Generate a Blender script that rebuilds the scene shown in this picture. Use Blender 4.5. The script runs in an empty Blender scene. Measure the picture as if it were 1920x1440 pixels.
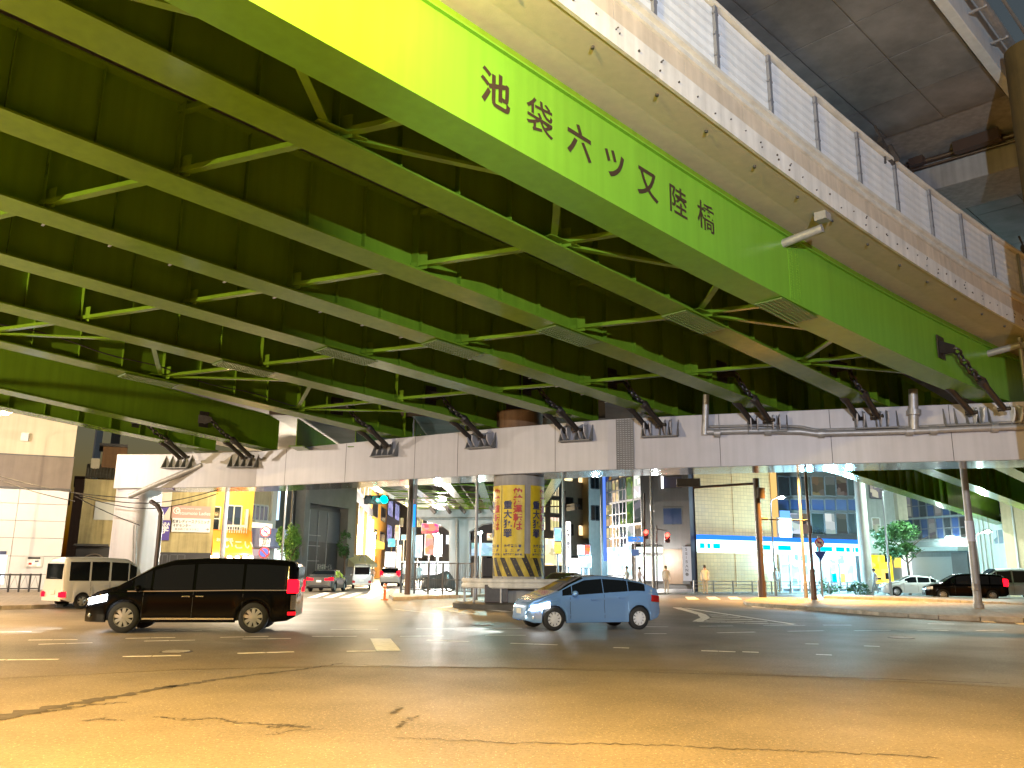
import bpy, bmesh, math, random
from mathutils import Vector, Matrix, Euler
random.seed(7)
R = math.radians
SC = bpy.context.scene
COL = SC.collection

# ------------------------------------------------------------------ camera, world, exposure
FPX, CAMH = 1540.0, 1.6
PIT = math.atan(347.0 / FPX)
ROL = R(0.6)
cam_d = bpy.data.cameras.new("camera")
cam_d.sensor_width = 36.0
cam_d.lens = 36.0 * FPX / 1920.0
cam_d.clip_start = 0.05
cam_d.clip_end = 3000
cam = bpy.data.objects.new("camera", cam_d)
COL.objects.link(cam)
cam.matrix_world = Matrix.Translation((0, 0, CAMH)) @ Matrix.Rotation(math.pi / 2 + PIT, 4, 'X') @ Matrix.Rotation(ROL, 4, 'Z')
SC.camera = cam

W = bpy.data.worlds.new("World")
SC.world = W
W.use_nodes = True
nt = W.node_tree
sky = nt.nodes.new("ShaderNodeTexSky")
sky.sky_type = 'NISHITA'
sky.sun_disc = False
sky.sun_elevation = R(0.5)
sky.sun_rotation = R(200)
nt.links.new(sky.outputs[0], nt.nodes["Background"].inputs[0])
nt.nodes["Background"].inputs[1].default_value = 0.09

SC.view_settings.view_transform = 'Standard'
SC.view_settings.look = 'None'
SC.view_settings.exposure = 0.55
SC.view_settings.gamma = 1.0
SC.render.engine = 'CYCLES'
SC.cycles.use_denoising = True
SC.cycles.max_bounces = 6
SC.cycles.diffuse_bounces = 3
SC.cycles.glossy_bounces = 3
SC.cycles.transmission_bounces = 4
SC.cycles.transparent_max_bounces = 6
SC.cycles.sample_clamp_indirect = 6.0
SC.cycles.caustics_reflective = False
SC.cycles.caustics_refractive = False
SC.cycles.use_light_tree = True

# ------------------------------------------------------------------ measuring the place: rays through the surveyed view
CP, SP_, CR, SR = math.cos(PIT), math.sin(PIT), math.cos(ROL), math.sin(ROL)
CAM = Vector((0, 0, CAMH))
def ray(x, y):
    u, v = x - 960.0, 720.0 - y
    u2, v2 = CR * u - SR * v, SR * u + CR * v
    return Vector((u2, FPX * CP - v2 * SP_, FPX * SP_ + v2 * CP))
def G(x, y, z=0.0):
    d = ray(x, y); return CAM + d * ((z - CAMH) / d.z)
def A(x, y, Y):
    d = ray(x, y); return CAM + d * (Y / d.y)
def onplane(x, y, p, n):
    d = ray(x, y); return CAM + d * ((Vector(p) - CAM).dot(n) / d.dot(n))
def FP(x, Y):
    return Vector((A(x, 1067, Y).x, Y, 0))

# ------------------------------------------------------------------ materials
MATS = {}
def mat(name, col, rough=0.6, metal=0.0, var=0.0, vscale=2.0, bump=0.0, bscale=30.0, coat=0.0, spec=0.5, streak=0.0):
    if name in MATS: return MATS[name]
    m = bpy.data.materials.new(name); m.use_nodes = True
    t = m.node_tree; b = t.nodes["Principled BSDF"]
    b.inputs["Base Color"].default_value = (*col, 1)
    b.inputs["Roughness"].default_value = rough
    b.inputs["Metallic"].default_value = metal
    b.inputs["Coat Weight"].default_value = coat
    b.inputs["Coat Roughness"].default_value = 0.06
    b.inputs["Specular IOR Level"].default_value = spec
    if var or bump or streak:
        tc = t.nodes.new("ShaderNodeTexCoord")
    if var or streak:
        n = t.nodes.new("ShaderNodeTexNoise"); n.inputs["Scale"].default_value = vscale; n.inputs["Detail"].default_value = 8; n.inputs["Roughness"].default_value = 0.65
        t.links.new(tc.outputs["Object"], n.inputs["Vector"])
        fac = n.outputs[0]
        if streak:   # rain streaks running down the face
            mp = t.nodes.new("ShaderNodeMapping"); mp.inputs["Scale"].default_value = (3.0, 3.0, 0.12)
            t.links.new(tc.outputs["Object"], mp.inputs["Vector"])
            n2 = t.nodes.new("ShaderNodeTexNoise"); n2.inputs["Scale"].default_value = 1.6; n2.inputs["Detail"].default_value = 7
            t.links.new(mp.outputs[0], n2.inputs["Vector"])
            mx = t.nodes.new("ShaderNodeMath"); mx.operation = 'ADD'
            t.links.new(n.outputs[0], mx.inputs[0]); t.links.new(n2.outputs[0], mx.inputs[1])
            hf = t.nodes.new("ShaderNodeMath"); hf.operation = 'MULTIPLY'; hf.inputs[1].default_value = 0.5
            t.links.new(mx.outputs[0], hf.inputs[0]); fac = hf.outputs[0]
        r = t.nodes.new("ShaderNodeValToRGB")
        v = max(var, streak)
        r.color_ramp.elements[0].position = 0.33; r.color_ramp.elements[1].position = 0.68
        r.color_ramp.elements[0].color = (*[c * (1 - v) for c in col], 1)
        r.color_ramp.elements[1].color = (*[min(1, c * (1 + v * 0.5)) for c in col], 1)
        t.links.new(fac, r.inputs[0]); t.links.new(r.outputs[0], b.inputs["Base Color"])
        rr = t.nodes.new("ShaderNodeMapRange"); rr.inputs["To Min"].default_value = min(1, rough * 1.15); rr.inputs["To Max"].default_value = rough * 0.85
        t.links.new(fac, rr.inputs[0]); t.links.new(rr.outputs[0], b.inputs["Roughness"])
    if bump:
        n = t.nodes.new("ShaderNodeTexNoise"); n.inputs["Scale"].default_value = bscale; n.inputs["Detail"].default_value = 6
        t.links.new(tc.outputs["Object"], n.inputs["Vector"])
        bp = t.nodes.new("ShaderNodeBump"); bp.inputs["Strength"].default_value = bump; bp.inputs["Distance"].default_value = 0.02
        t.links.new(n.outputs[0], bp.inputs["Height"]); t.links.new(bp.outputs[0], b.inputs["Normal"])
    MATS[name] = m
    return m
def emit(name, col, s, sample=True):
    if name in MATS: return MATS[name]
    m = bpy.data.materials.new(name); m.use_nodes = True
    t = m.node_tree; t.nodes.remove(t.nodes["Principled BSDF"])
    e = t.nodes.new("ShaderNodeEmission"); e.inputs[0].default_value = (*col, 1); e.inputs[1].default_value = s
    t.links.new(e.outputs[0], t.nodes["Material Output"].inputs[0])
    if not sample: m.cycles.emission_sampling = 'NONE'
    MATS[name] = m
    return m
def emit_room(name, col, s, scale=1.0, lo=0.35):
    """a lit interior seen through its window: uneven patches of brightness"""
    if name in MATS: return MATS[name]
    m = emit(name, col, s); t = m.node_tree
    e = next(n for n in t.nodes if n.type == 'EMISSION')
    tc = t.nodes.new("ShaderNodeTexCoord"); mp = t.nodes.new("ShaderNodeMapping"); mp.inputs["Scale"].default_value = (1, 1, 1.7)
    vo = t.nodes.new("ShaderNodeTexVoronoi"); vo.inputs["Scale"].default_value = scale; vo.distance = 'CHEBYCHEV'
    t.links.new(tc.outputs["Object"], mp.inputs[0]); t.links.new(mp.outputs[0], vo.inputs["Vector"])
    sp = t.nodes.new("ShaderNodeSeparateColor"); t.links.new(vo.outputs["Color"], sp.inputs[0])
    r = t.nodes.new("ShaderNodeMapRange"); r.inputs["To Min"].default_value = s * lo; r.inputs["To Max"].default_value = s
    t.links.new(sp.outputs[0], r.inputs[0]); t.links.new(r.outputs[0], e.inputs[1])
    mx = t.nodes.new("ShaderNodeMix"); mx.data_type = 'RGBA'; mx.inputs[0].default_value = 0.18
    mx.inputs[6].default_value = (*col, 1); t.links.new(vo.outputs["Color"], mx.inputs[7]); t.links.new(mx.outputs[2], e.inputs[0])
    return m
def asphalt(name, c0, c1, rough, cracks=0.0, bump=0.6):
    m = bpy.data.materials.new(name); m.use_nodes = True; t = m.node_tree; b = t.nodes["Principled BSDF"]
    N = t.nodes.new; L = t.links.new
    tc = N("ShaderNodeTexCoord")
    big = N("ShaderNodeTexNoise"); big.inputs["Scale"].default_value = 0.35; big.inputs["Detail"].default_value = 8; big.inputs["Roughness"].default_value = 0.6
    fin = N("ShaderNodeTexNoise"); fin.inputs["Scale"].default_value = 24; fin.inputs["Detail"].default_value = 6; fin.inputs["Roughness"].default_value = 0.8
    vo = N("ShaderNodeTexVoronoi"); vo.inputs["Scale"].default_value = 46
    for n in (big, fin, vo): L(tc.outputs["Object"], n.inputs["Vector"])
    mx = N("ShaderNodeMath"); mx.operation = 'MULTIPLY_ADD'; mx.inputs[1].default_value = 0.38
    L(big.outputs[0], mx.inputs[0])
    f2 = N("ShaderNodeMath"); f2.operation = 'MULTIPLY'; f2.inputs[1].default_value = 0.62; L(fin.outputs[0], f2.inputs[0]); L(f2.outputs[0], mx.inputs[2])
    r = N("ShaderNodeValToRGB"); r.color_ramp.elements[0].position = 0.40; r.color_ramp.elements[1].position = 0.60
    r.color_ramp.elements[0].color = (*c0, 1); r.color_ramp.elements[1].color = (*c1, 1)
    L(mx.outputs[0], r.inputs[0])
    # pale chips of aggregate
    sp = N("ShaderNodeSeparateColor"); L(vo.outputs["Color"], sp.inputs[0])
    gt = N("ShaderNodeMath"); gt.operation = 'GREATER_THAN'; gt.inputs[1].default_value = 0.91; L(sp.outputs[0], gt.inputs[0])
    lt = N("ShaderNodeMath"); lt.operation = 'LESS_THAN'; lt.inputs[1].default_value = 0.35; L(vo.outputs["Distance"], lt.inputs[0])
    an = N("ShaderNodeMath"); an.operation = 'MULTIPLY'; L(gt.outputs[0], an.inputs[0]); L(lt.outputs[0], an.inputs[1])
    am = N("ShaderNodeMath"); am.operation = 'MULTIPLY'; am.inputs[1].default_value = 0.6; L(an.outputs[0], am.inputs[0])
    mix = N("ShaderNodeMix"); mix.data_type = 'RGBA'; L(am.outputs[0], mix.inputs[0]); L(r.outputs[0], mix.inputs[6]); mix.inputs[7].default_value = (*[min(.6, c * 2.6) for c in c1], 1)
    out = mix.outputs[2]
    if cracks:
        wn = N("ShaderNodeTexNoise"); wn.inputs["Scale"].default_value = 1.2; wn.inputs["Detail"].default_value = 5
        L(tc.outputs["Object"], wn.inputs["Vector"])
        ad = N("ShaderNodeMix"); ad.data_type = 'RGBA'; ad.blend_type = 'LINEAR_LIGHT'; ad.inputs[0].default_value = 0.5
        mp = N("ShaderNodeMapping"); mp.inputs["Scale"].default_value = (0.32, 0.75, 1); mp.inputs["Rotation"].default_value = (0, 0, R(-14))
        L(tc.outputs["Object"], mp.inputs[0]); L(mp.outputs[0], ad.inputs[6]); L(wn.outputs["Color"], ad.inputs[7])
        cv = N("ShaderNodeTexVoronoi"); cv.feature = 'DISTANCE_TO_EDGE'; cv.inputs["Scale"].default_value = 0.62
        L(ad.outputs[2], cv.inputs["Vector"])
        cr = N("ShaderNodeMapRange"); cr.inputs["From Min"].default_value = 0.0; cr.inputs["From Max"].default_value = 0.014; cr.inputs["To Min"].default_value = cracks; cr.inputs["To Max"].default_value = 0
        L(cv.outputs["Distance"], cr.inputs[0])
        msk = N("ShaderNodeMapRange"); msk.inputs["From Min"].default_value = 0.5; msk.inputs["From Max"].default_value = 0.62
        L(big.outputs[0], msk.inputs[0])
        mm = N("ShaderNodeMath"); mm.operation = 'MULTIPLY'; L(cr.outputs[0], mm.inputs[0]); L(msk.outputs[0], mm.inputs[1])
        m2 = N("ShaderNodeMix"); m2.data_type = 'RGBA'; L(mm.outputs[0], m2.inputs[0]); L(out, m2.inputs[6]); m2.inputs[7].default_value = (.012, .011, .01, 1)
        out = m2.outputs[2]
    L(out, b.inputs["Base Color"])
    rr = N("ShaderNodeMapRange"); rr.inputs["To Min"].default_value = rough + .12; rr.inputs["To Max"].default_value = rough - .12
    L(big.outputs[0], rr.inputs[0]); L(rr.outputs[0], b.inputs["Roughness"])
    bp = N("ShaderNodeBump"); bp.inputs["Strength"].default_value = bump; bp.inputs["Distance"].default_value = 0.012
    L(fin.outputs[0], bp.inputs["Height"]); L(bp.outputs[0], b.inputs["Normal"])
    MATS[name] = m
    return m
def tiled(name, col, grout, w, h, rough=0.4, mortar=0.02, offset=0.0, var=0.15, vertical=True, coat=0.0):
    m = bpy.data.materials.new(name); m.use_nodes = True; t = m.node_tree; b = t.nodes["Principled BSDF"]
    N = t.nodes.new; L = t.links.new
    tc = N("ShaderNodeTexCoord"); br = N("ShaderNodeTexBrick"); br.offset = offset
    br.inputs["Scale"].default_value = 1.0; br.inputs["Brick Width"].default_value = w; br.inputs["Row Height"].default_value = h; br.inputs["Mortar Size"].default_value = mortar
    br.inputs["Color1"].default_value = (*[c * (1 - var) for c in col], 1); br.inputs["Color2"].default_value = (*col, 1); br.inputs["Mortar"].default_value = (*grout, 1)
    if vertical:
        sx = N("ShaderNodeSeparateXYZ"); L(tc.outputs["Object"], sx.inputs[0])
        ad = N("ShaderNodeMath"); ad.operation = 'ADD'; L(sx.outputs[0], ad.inputs[0]); L(sx.outputs[1], ad.inputs[1])
        cb = N("ShaderNodeCombineXYZ"); L(ad.outputs[0], cb.inputs[0]); L(sx.outputs[2], cb.inputs[1]); L(cb.outputs[0], br.inputs["Vector"])
    else:
        L(tc.outputs["Object"], br.inputs["Vector"])
    no = N("ShaderNodeTexNoise"); no.inputs["Scale"].default_value = 0.7; no.inputs["Detail"].default_value = 8; L(tc.outputs["Object"], no.inputs["Vector"])
    mr = N("ShaderNodeMapRange"); mr.inputs["To Min"].default_value = 0.7; mr.inputs["To Max"].default_value = 1.2; L(no.outputs[0], mr.inputs[0])
    mu = N("ShaderNodeMix"); mu.data_type = 'RGBA'; mu.blend_type = 'MULTIPLY'; mu.inputs[0].default_value = 1; L(br.outputs[0], mu.inputs[6]); L(mr.outputs[0], mu.inputs[7])
    L(mu.outputs[2], b.inputs["Base Color"]); b.inputs["Roughness"].default_value = rough; b.inputs["Coat Weight"].default_value = coat
    bp = N("ShaderNodeBump"); bp.inputs["Strength"].default_value = 0.4; bp.inputs["Distance"].default_value = 0.01; bp.invert = True
    L(br.outputs["Fac"], bp.inputs["Height"]); L(bp.outputs[0], b.inputs["Normal"])
    MATS[name] = m
    return m

# ------------------------------------------------------------------ mesh builder
LOCAL = set()      # things whose parts are modelled in the thing's own axes
class MB:
    def __init__(s): s.v = []; s.f = []
    def add(s, vs, fs):
        o = len(s.v); s.v += [tuple(v) for v in vs]; s.f += [tuple(i + o for i in f) for f in fs]; return s
    def box8(s, p):   # 8 points: bottom 4 then top 4 (same order)
        return s.add(p, [(3, 2, 1, 0), (4, 5, 6, 7), (0, 1, 5, 4), (1, 2, 6, 5), (2, 3, 7, 6), (3, 0, 4, 7)])
    def box(s, c, d, rz=0.0):
        c = Vector(c); x, y, z = d[0] / 2, d[1] / 2, d[2] / 2
        m = Matrix.Rotation(rz, 3, 'Z')
        return s.box8([c + m @ Vector((a, b, e)) for e in (-z, z) for a, b in ((-x, -y), (x, -y), (x, y), (-x, y))])
    def obox(s, o, ax, ay, az):   # oriented box from a corner and three edge vectors
        o, ax, ay, az = map(Vector, (o, ax, ay, az))
        return s.box8([o, o + ax, o + ax + ay, o + ay, o + az, o + ax + az, o + ax + ay + az, o + ay + az])
    def bar(s, a, b, w, h, up=(0, 0, 1)):
        a, b = Vector(a), Vector(b); d = (b - a).normalized(); x = d.cross(Vector(up))
        if x.length < 1e-4: x = d.cross(Vector((1, 0, 0)))
        x.normalize(); y = x.cross(d).normalized(); x = x * (w / 2); y = y * (h / 2)
        return s.box8([a - x - y, a + x - y, b + x - y, b - x - y, a - x + y, a + x + y, b + x + y, b - x + y])
    def quad(s, a, b, c, d): return s.add([a, b, c, d], [(0, 1, 2, 3)])
    def tube(s, pts, r, n=10, cap=True):
        pts = [Vector(p) for p in pts]; rs = r if isinstance(r, (list, tuple)) else [r] * len(pts)
        o = len(s.v); prev = None
        for i, p in enumerate(pts):
            d = (pts[min(i + 1, len(pts) - 1)] - pts[max(i - 1, 0)])
            d = d.normalized() if d.length > 1e-9 else Vector((0, 0, 1))
            if prev is None:
                x = d.cross(Vector((0, 0, 1)))
                if x.length < 1e-3: x = d.cross(Vector((1, 0, 0)))
            else: x = prev - d * prev.dot(d)
            x.normalize(); prev = x; y = d.cross(x)
            for k in range(n):
                a = 2 * math.pi * k / n; s.v.append(tuple(p + (x * math.cos(a) + y * math.sin(a)) * rs[i]))
        for i in range(len(pts) - 1):
            for k in range(n):
                a, b = o + i * n + k, o + i * n + (k + 1) % n
                s.f.append((a, b, b + n, a + n))
        if cap:
            s.f.append(tuple(o + k for k in reversed(range(n)))); e = o + (len(pts) - 1) * n
            s.f.append(tuple(e + k for k in range(n)))
        return s
    def prism(s, poly, off):   # polygon of 3d points swept by a vector
        n = len(poly); off = Vector(off); a = [Vector(p) for p in poly]
        fs = [tuple(reversed(range(n))), tuple(range(n, 2 * n))] + [(i, (i + 1) % n, n + (i + 1) % n, n + i) for i in range(n)]
        return s.add(a + [p + off for p in a], fs)
    def loft(s, rings, closed=True, cap=True):
        n = len(rings[0]); o = len(s.v)
        for r in rings: s.v += [tuple(p) for p in r]
        for i in range(len(rings) - 1):
            for k in range(n if closed else n - 1):
                a, b = o + i * n + k, o + i * n + (k + 1) % n
                s.f.append((a, b, b + n, a + n))
        if cap:
            s.f.append(tuple(o + k for k in reversed(range(n)))); e = o + (len(rings) - 1) * n
            s.f.append(tuple(e + k for k in range(n)))
        return s
    def torus(s, c, ax, r, w, n=16, k=6, sy=1.0, side=None):
        c = Vector(c); ax = Vector(ax).normalized(); x = ax.cross(Vector((0, 0, 1)) if side is None else Vector(side))
        if x.length < 1e-3: x = ax.cross(Vector((1, 0, 0)))
        x.normalize(); y = ax.cross(x)
        rings = []
        for i in range(n):
            a = 2 * math.pi * i / n; d = x * math.cos(a) + y * math.sin(a) * sy; dn = d.normalized()
            rings.append([c + d * r + (dn * math.cos(2 * math.pi * j / k) + ax * math.sin(2 * math.pi * j / k)) * w for j in range(k)])
        rings.append(rings[0]); return s.loft(rings, cap=False)
    def sphere(s, c, r, n=10, m=6, sc=(1, 1, 1)):
        c = Vector(c); rings = []
        for i in range(m + 1):
            a = math.pi * (i / m) * 0.998 + 0.001; z = -math.cos(a); q = math.sin(a)
            rings.append([c + Vector((q * math.cos(2 * math.pi * k / n) * sc[0], q * math.sin(2 * math.pi * k / n) * sc[1], z * sc[2])) * r for k in range(n)])
        return s.loft(rings)
    def build(s, name, m, parent=None, bevel=0.0, smooth=None, world=True):
        me = bpy.data.meshes.new(name); me.from_pydata(s.v, [], s.f); me.validate()
        bm = bmesh.new(); bm.from_mesh(me); bmesh.ops.recalc_face_normals(bm, faces=bm.faces)
        if bevel: bmesh.ops.bevel(bm, geom=[e for e in bm.edges if len(e.link_faces) == 2 and e.calc_face_angle(0) > 0.6], offset=bevel, segments=2, affect='EDGES', profile=0.6)
        bm.to_mesh(me); bm.free()
        if smooth is not None:
            me.shade_smooth()
            me.set_sharp_from_angle(angle=R(smooth))
        me.materials.append(m)
        o = bpy.data.objects.new(name, me); COL.objects.link(o)
        if parent is not None:
            o.parent = parent
            if world and parent.type == 'EMPTY' and parent.name not in LOCAL: o.location = -parent.location
        return o
def tag(o, label=None, cat=None, group=None, kind=None):
    for k, v in (("label", label), ("category", cat), ("group", group), ("kind", kind)):
        if v: o[k] = v
    return o
def thing(name, label, cat, loc=(0, 0, 0), rz=0.0, group=None):
    o = bpy.data.objects.new(name, None); COL.objects.link(o); o.empty_display_size = 0.3
    o.location = loc; o.rotation_euler = (0, 0, rz)
    return tag(o, label, cat, group)
def copy_tree(o, parent=None):
    c = o.copy(); COL.objects.link(c)
    if parent is not None: c.parent = parent
    for ch in list(o.children): copy_tree(ch, c)
    return c
_tx = {}
def text_mesh(body, size, bold=0.0, spacing=1.0, line=1.0, align='CENTER'):
    key = (body, size, bold, spacing, line, align)
    if key in _tx: return _tx[key]
    c = bpy.data.curves.new("lettering", 'FONT'); c.body = body; c.size = size; c.offset = bold; c.align_x = align; c.align_y = 'CENTER'
    c.space_character = spacing; c.space_line = line; c.resolution_u = 3
    o = bpy.data.objects.new("lettering", c); COL.objects.link(o)
    dg = bpy.context.evaluated_depsgraph_get(); dg.update()
    me = bpy.data.meshes.new_from_object(o.evaluated_get(dg))
    vs = [Vector(v.co) for v in me.vertices]; fs = [tuple(p.vertices) for p in me.polygons]
    bpy.data.objects.remove(o); bpy.data.curves.remove(c); bpy.data.meshes.remove(me)
    _tx[key] = (vs, fs); return _tx[key]
def text(body, size, org, xa, za, m, parent, bold=0.0, spacing=1.0, line=1.0, name="lettering", fn=None, align='CENTER', sx=1.0):
    vs, fs = text_mesh(body, size, bold, spacing, line, align)
    org, xa, za = Vector(org), Vector(xa).normalized(), Vector(za).normalized()
    mb = MB()
    mb.add([fn(v.x * sx, v.y) if fn else org + xa * v.x * sx + za * v.y for v in vs], fs)
    me = bpy.data.meshes.new(name); me.from_pydata(mb.v, [], mb.f); me.materials.append(m)
    o = bpy.data.objects.new(name, me); COL.objects.link(o)
    if parent is not None:
        o.parent = parent
        if parent.type == 'EMPTY': o.location = -parent.location
    return o
def light(name, kind, loc, col, power, parent=None, size=0.15, spot=None, rot=None):
    l = bpy.data.lights.new(name, kind); l.color = col; l.energy = power
    if kind == 'AREA': l.size = size
    else: l.shadow_soft_size = size
    if spot: l.spot_size = R(spot[0]); l.spot_blend = spot[1]
    o = bpy.data.objects.new(name, l); COL.objects.link(o); o.location = loc
    if rot is not None: o.rotation_euler = rot
    if parent is not None:
        o.parent = parent
        if parent.type == 'EMPTY': o.location = Vector(loc) - parent.location
    return o
# ------------------------------------------------------------------ shared materials
M = {}
M['green'] = mat("green_paint_shaded", (0.135, 0.245, 0.016), 0.17, var=0.2, streak=0.2, vscale=0.8, spec=0.16)  # same bridge green, darkened: shade under the deck put into the colour
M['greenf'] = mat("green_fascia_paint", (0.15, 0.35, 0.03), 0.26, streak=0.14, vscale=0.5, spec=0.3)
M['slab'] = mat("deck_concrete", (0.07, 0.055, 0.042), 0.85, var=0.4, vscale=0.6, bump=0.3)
M['tan'] = mat("overhang_concrete", (0.46, 0.42, 0.31), 0.75, streak=0.12, vscale=0.8, bump=0.15)
M['edge'] = mat("edge_concrete", (0.66, 0.64, 0.6), 0.7, streak=0.3, vscale=1.2, bump=0.15)
M['peach'] = mat("kerb_concrete", (0.55, 0.47, 0.37), 0.7, streak=0.28, vscale=1.0)
M['panelw'] = mat("parapet_panel", (0.72, 0.75, 0.78), 0.35, streak=0.15, vscale=1.0)
M['rail'] = mat("pale_rail", (0.62, 0.6, 0.54), 0.4, var=0.2)
M['post'] = mat("grey_post", (0.16, 0.17, 0.2), 0.45)
M['darkstl'] = mat("dark_steel", (0.05, 0.045, 0.045), 0.5, var=0.3, vscale=4)
M['galv'] = mat("galvanised", (0.38, 0.38, 0.39), 0.42, metal=0.4, var=0.2, vscale=5)
M['capw'] = mat("cap_paint", (0.47, 0.46, 0.49), 0.42, streak=0.14, vscale=0.7, spec=0.5)
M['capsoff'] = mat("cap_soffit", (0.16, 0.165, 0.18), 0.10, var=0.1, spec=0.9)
M['plate'] = mat("ribbed_cover", (0.17, 0.17, 0.17), 0.5, var=0.2)
M['bolt'] = mat("bolt_green", (0.10, 0.17, 0.03), 0.4)
M['rust'] = mat("rusty_stain", (0.16, 0.085, 0.04), 0.7, streak=0.5, vscale=2)
M['colc'] = mat("column_concrete", (0.33, 0.32, 0.31), 0.7, streak=0.3, vscale=1.2, bump=0.25)
M['white'] = mat("road_paint", (0.85, 0.83, 0.79), 0.6, var=0.35, vscale=6)
M['kerb'] = mat("kerb_stone", (0.30, 0.28, 0.25), 0.75, var=0.35, vscale=2.5, bump=0.4)
M['paving'] = tiled("paving", (0.34, 0.27, 0.2), (0.16, 0.13, 0.1), 0.3, 0.3, 0.7, 0.01, 0.5, 0.2, vertical=False)
M['brown'] = mat("brown_steel", (0.055, 0.035, 0.028), 0.4)
M['black'] = mat("black_text", (0.02, 0.018, 0.02), 0.5)
M['text'] = mat("dark_lettering", (0.035, 0.02, 0.012), 0.6)
asphalt("old_asphalt", (0.07, 0.063, 0.052), (0.18, 0.162, 0.134), 0.66, cracks=0.0, bump=0.9)
asphalt("new_asphalt", (0.075, 0.065, 0.053), (0.18, 0.158, 0.13), 0.56, cracks=0.0, bump=0.45)
SOD = (1.0, 0.52, 0.12); WARM = (1.0, 0.72, 0.38); LED = (0.62, 0.82, 1.0); COOL = (0.75, 1.0, 0.92)

# ------------------------------------------------------------------ ground, roads, markings
def sheet(name, poly, z, m, kind='structure'):
    mb = MB(); mb.add([(p[0], p[1], z) for p in poly], [tuple(range(len(poly)))])
    return tag(mb.build(name, m), kind=kind)
sheet("ground", [(-420, -90), (420, -90), (420, 620), (-420, 620)], 0.0, MATS['old_asphalt'])
near = [G(x, y) for x, y in [(-900, 1350), (0, 1272), (330, 1256), (640, 1249), (1280, 1256), (1920, 1290), (3000, 1360)]]
sheet("road", [(p.x, p.y) for p in near] + [(330, 60), (330, 420), (-330, 420), (-330, 60)], 0.004, MATS['new_asphalt'])

def paint(mb, x0, y0, x1, y1, w):
    a, b = G(x0, y0, .008), G(x1, y1, .008); d = (b - a).normalized(); n = Vector((-d.y, d.x, 0)) * w / 2
    # worn ends and edges: broken into short lengths
    k = max(2, int((b - a).length / 0.6)); 
    for i in range(k):
        p, q = a.lerp(b, i / k), a.lerp(b, (i + 0.97) / k)
        e = [random.uniform(.82, 1.05) for _ in range(4)]
        mb.quad(p - n * e[0], q - n * e[1], q + n * e[2], p + n * e[3])
dash = MB()
for seg in [(-90, 1238, 113, 1236), (230, 1231, 341, 1229), (445, 1225, 553, 1222), (800, 1200, 880, 1203), (957, 1206, 1047, 1209),
            (1150, 1214, 1180, 1215), (1315, 1220, 1380, 1222), (1392, 1222, 1423, 1223), (1530, 1227, 1560, 1228)]: paint(dash, *seg, 0.16)
for seg in [(53, 1200, 147, 1199), (72, 1208, 175, 1205), (235, 1197, 330, 1195), (270, 1202, 367, 1200), (413, 1195, 505, 1193), (455, 1198, 547, 1197),
            (585, 1193, 670, 1193), (750, 1193, 833, 1192), (910, 1191, 987, 1191), (0, 1185, 60, 1184), (280, 1182, 380, 1182), (620, 1180, 710, 1180),
            (780, 1179, 853, 1179), (920, 1178, 980, 1178), (1210, 1175, 1253, 1175), (1312, 1174, 1375, 1173.5), (1432, 1173, 1510, 1172.5), (1543, 1172, 1597, 1172),
            (1345, 1186.5, 1417, 1185), (1477, 1183.5, 1545, 1182.5), (1602, 1182.5, 1670, 1182), (1720, 1182.5, 1778, 1182), (1830, 1182, 1883, 1181.5),
            (1208, 1188, 1250, 1188), (1510, 1207, 1535, 1207.5), (1620, 1211, 1650, 1212), (1740, 1169.5, 1790, 1170)]: paint(dash, *seg, 0.13)
tag(dash.build("lane_marking", M['white']), kind='structure')
sl = MB()
sl.add([G(x, y, .008) for x, y in [(694, 1197), (732, 1197), (752, 1220), (706, 1220)]], [(3, 2, 1, 0)]); paint(sl, 650, 1221, 705, 1220.5, .18)
tag(sl.build("stop_line", M['white']), kind='structure')
cv = MB()
for seg in [(1268, 1139, 1316, 1152, .4), (1316, 1152, 1322, 1158, .35), (1322, 1158, 1307, 1165.5, .35), (1307, 1165.5, 1490, 1171, .25), (1285, 1140, 1490, 1170.5, .22),
            (1330, 1153, 1366, 1153.6, .3), (1334, 1156.5, 1388, 1157.4, .3), (1330, 1160.5, 1412, 1161.6, .3), (1323, 1164, 1440, 1165.8, .3)]: paint(cv, *seg)
for seg in [(817, 1141, 876, 1132.5, .42), (817, 1141, 889, 1151.5, .42), (900, 1141, 955, 1147, .42), (740, 1142, 830, 1152, .12), (692, 1122, 728, 1106, .3)]: paint(cv, *seg)
tag(cv.build("chevron_marking", M['white']), kind='structure')
cw = MB()
for x in (575, 605, 635, 665): cw.add([G(a, b, .008) for a, b in [(x, 1121), (x + 18, 1121), (x + 46, 1111), (x + 32, 1111)]], [(0, 1, 2, 3)])
for x in (1412, 1452, 1492, 1700, 1775, 1845, 1910): cw.add([G(a, b, .008) for a, b in [(x, 1138 + (x - 1412) * .066), (x + 24, 1139 + (x - 1412) * .066), (x + 14, 1135.5 + (x - 1412) * .066), (x - 8, 1135 + (x - 1412) * .066)]], [(0, 1, 2, 3)])
for x in (1290, 1330, 1370): cw.add([G(a, b, .008) for a, b in [(x, 1124), (x + 22, 1124), (x + 12, 1119), (x - 6, 1119)]], [(0, 1, 2, 3)])
tag(cw.build("crosswalk", M['white']), kind='structure')

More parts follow.
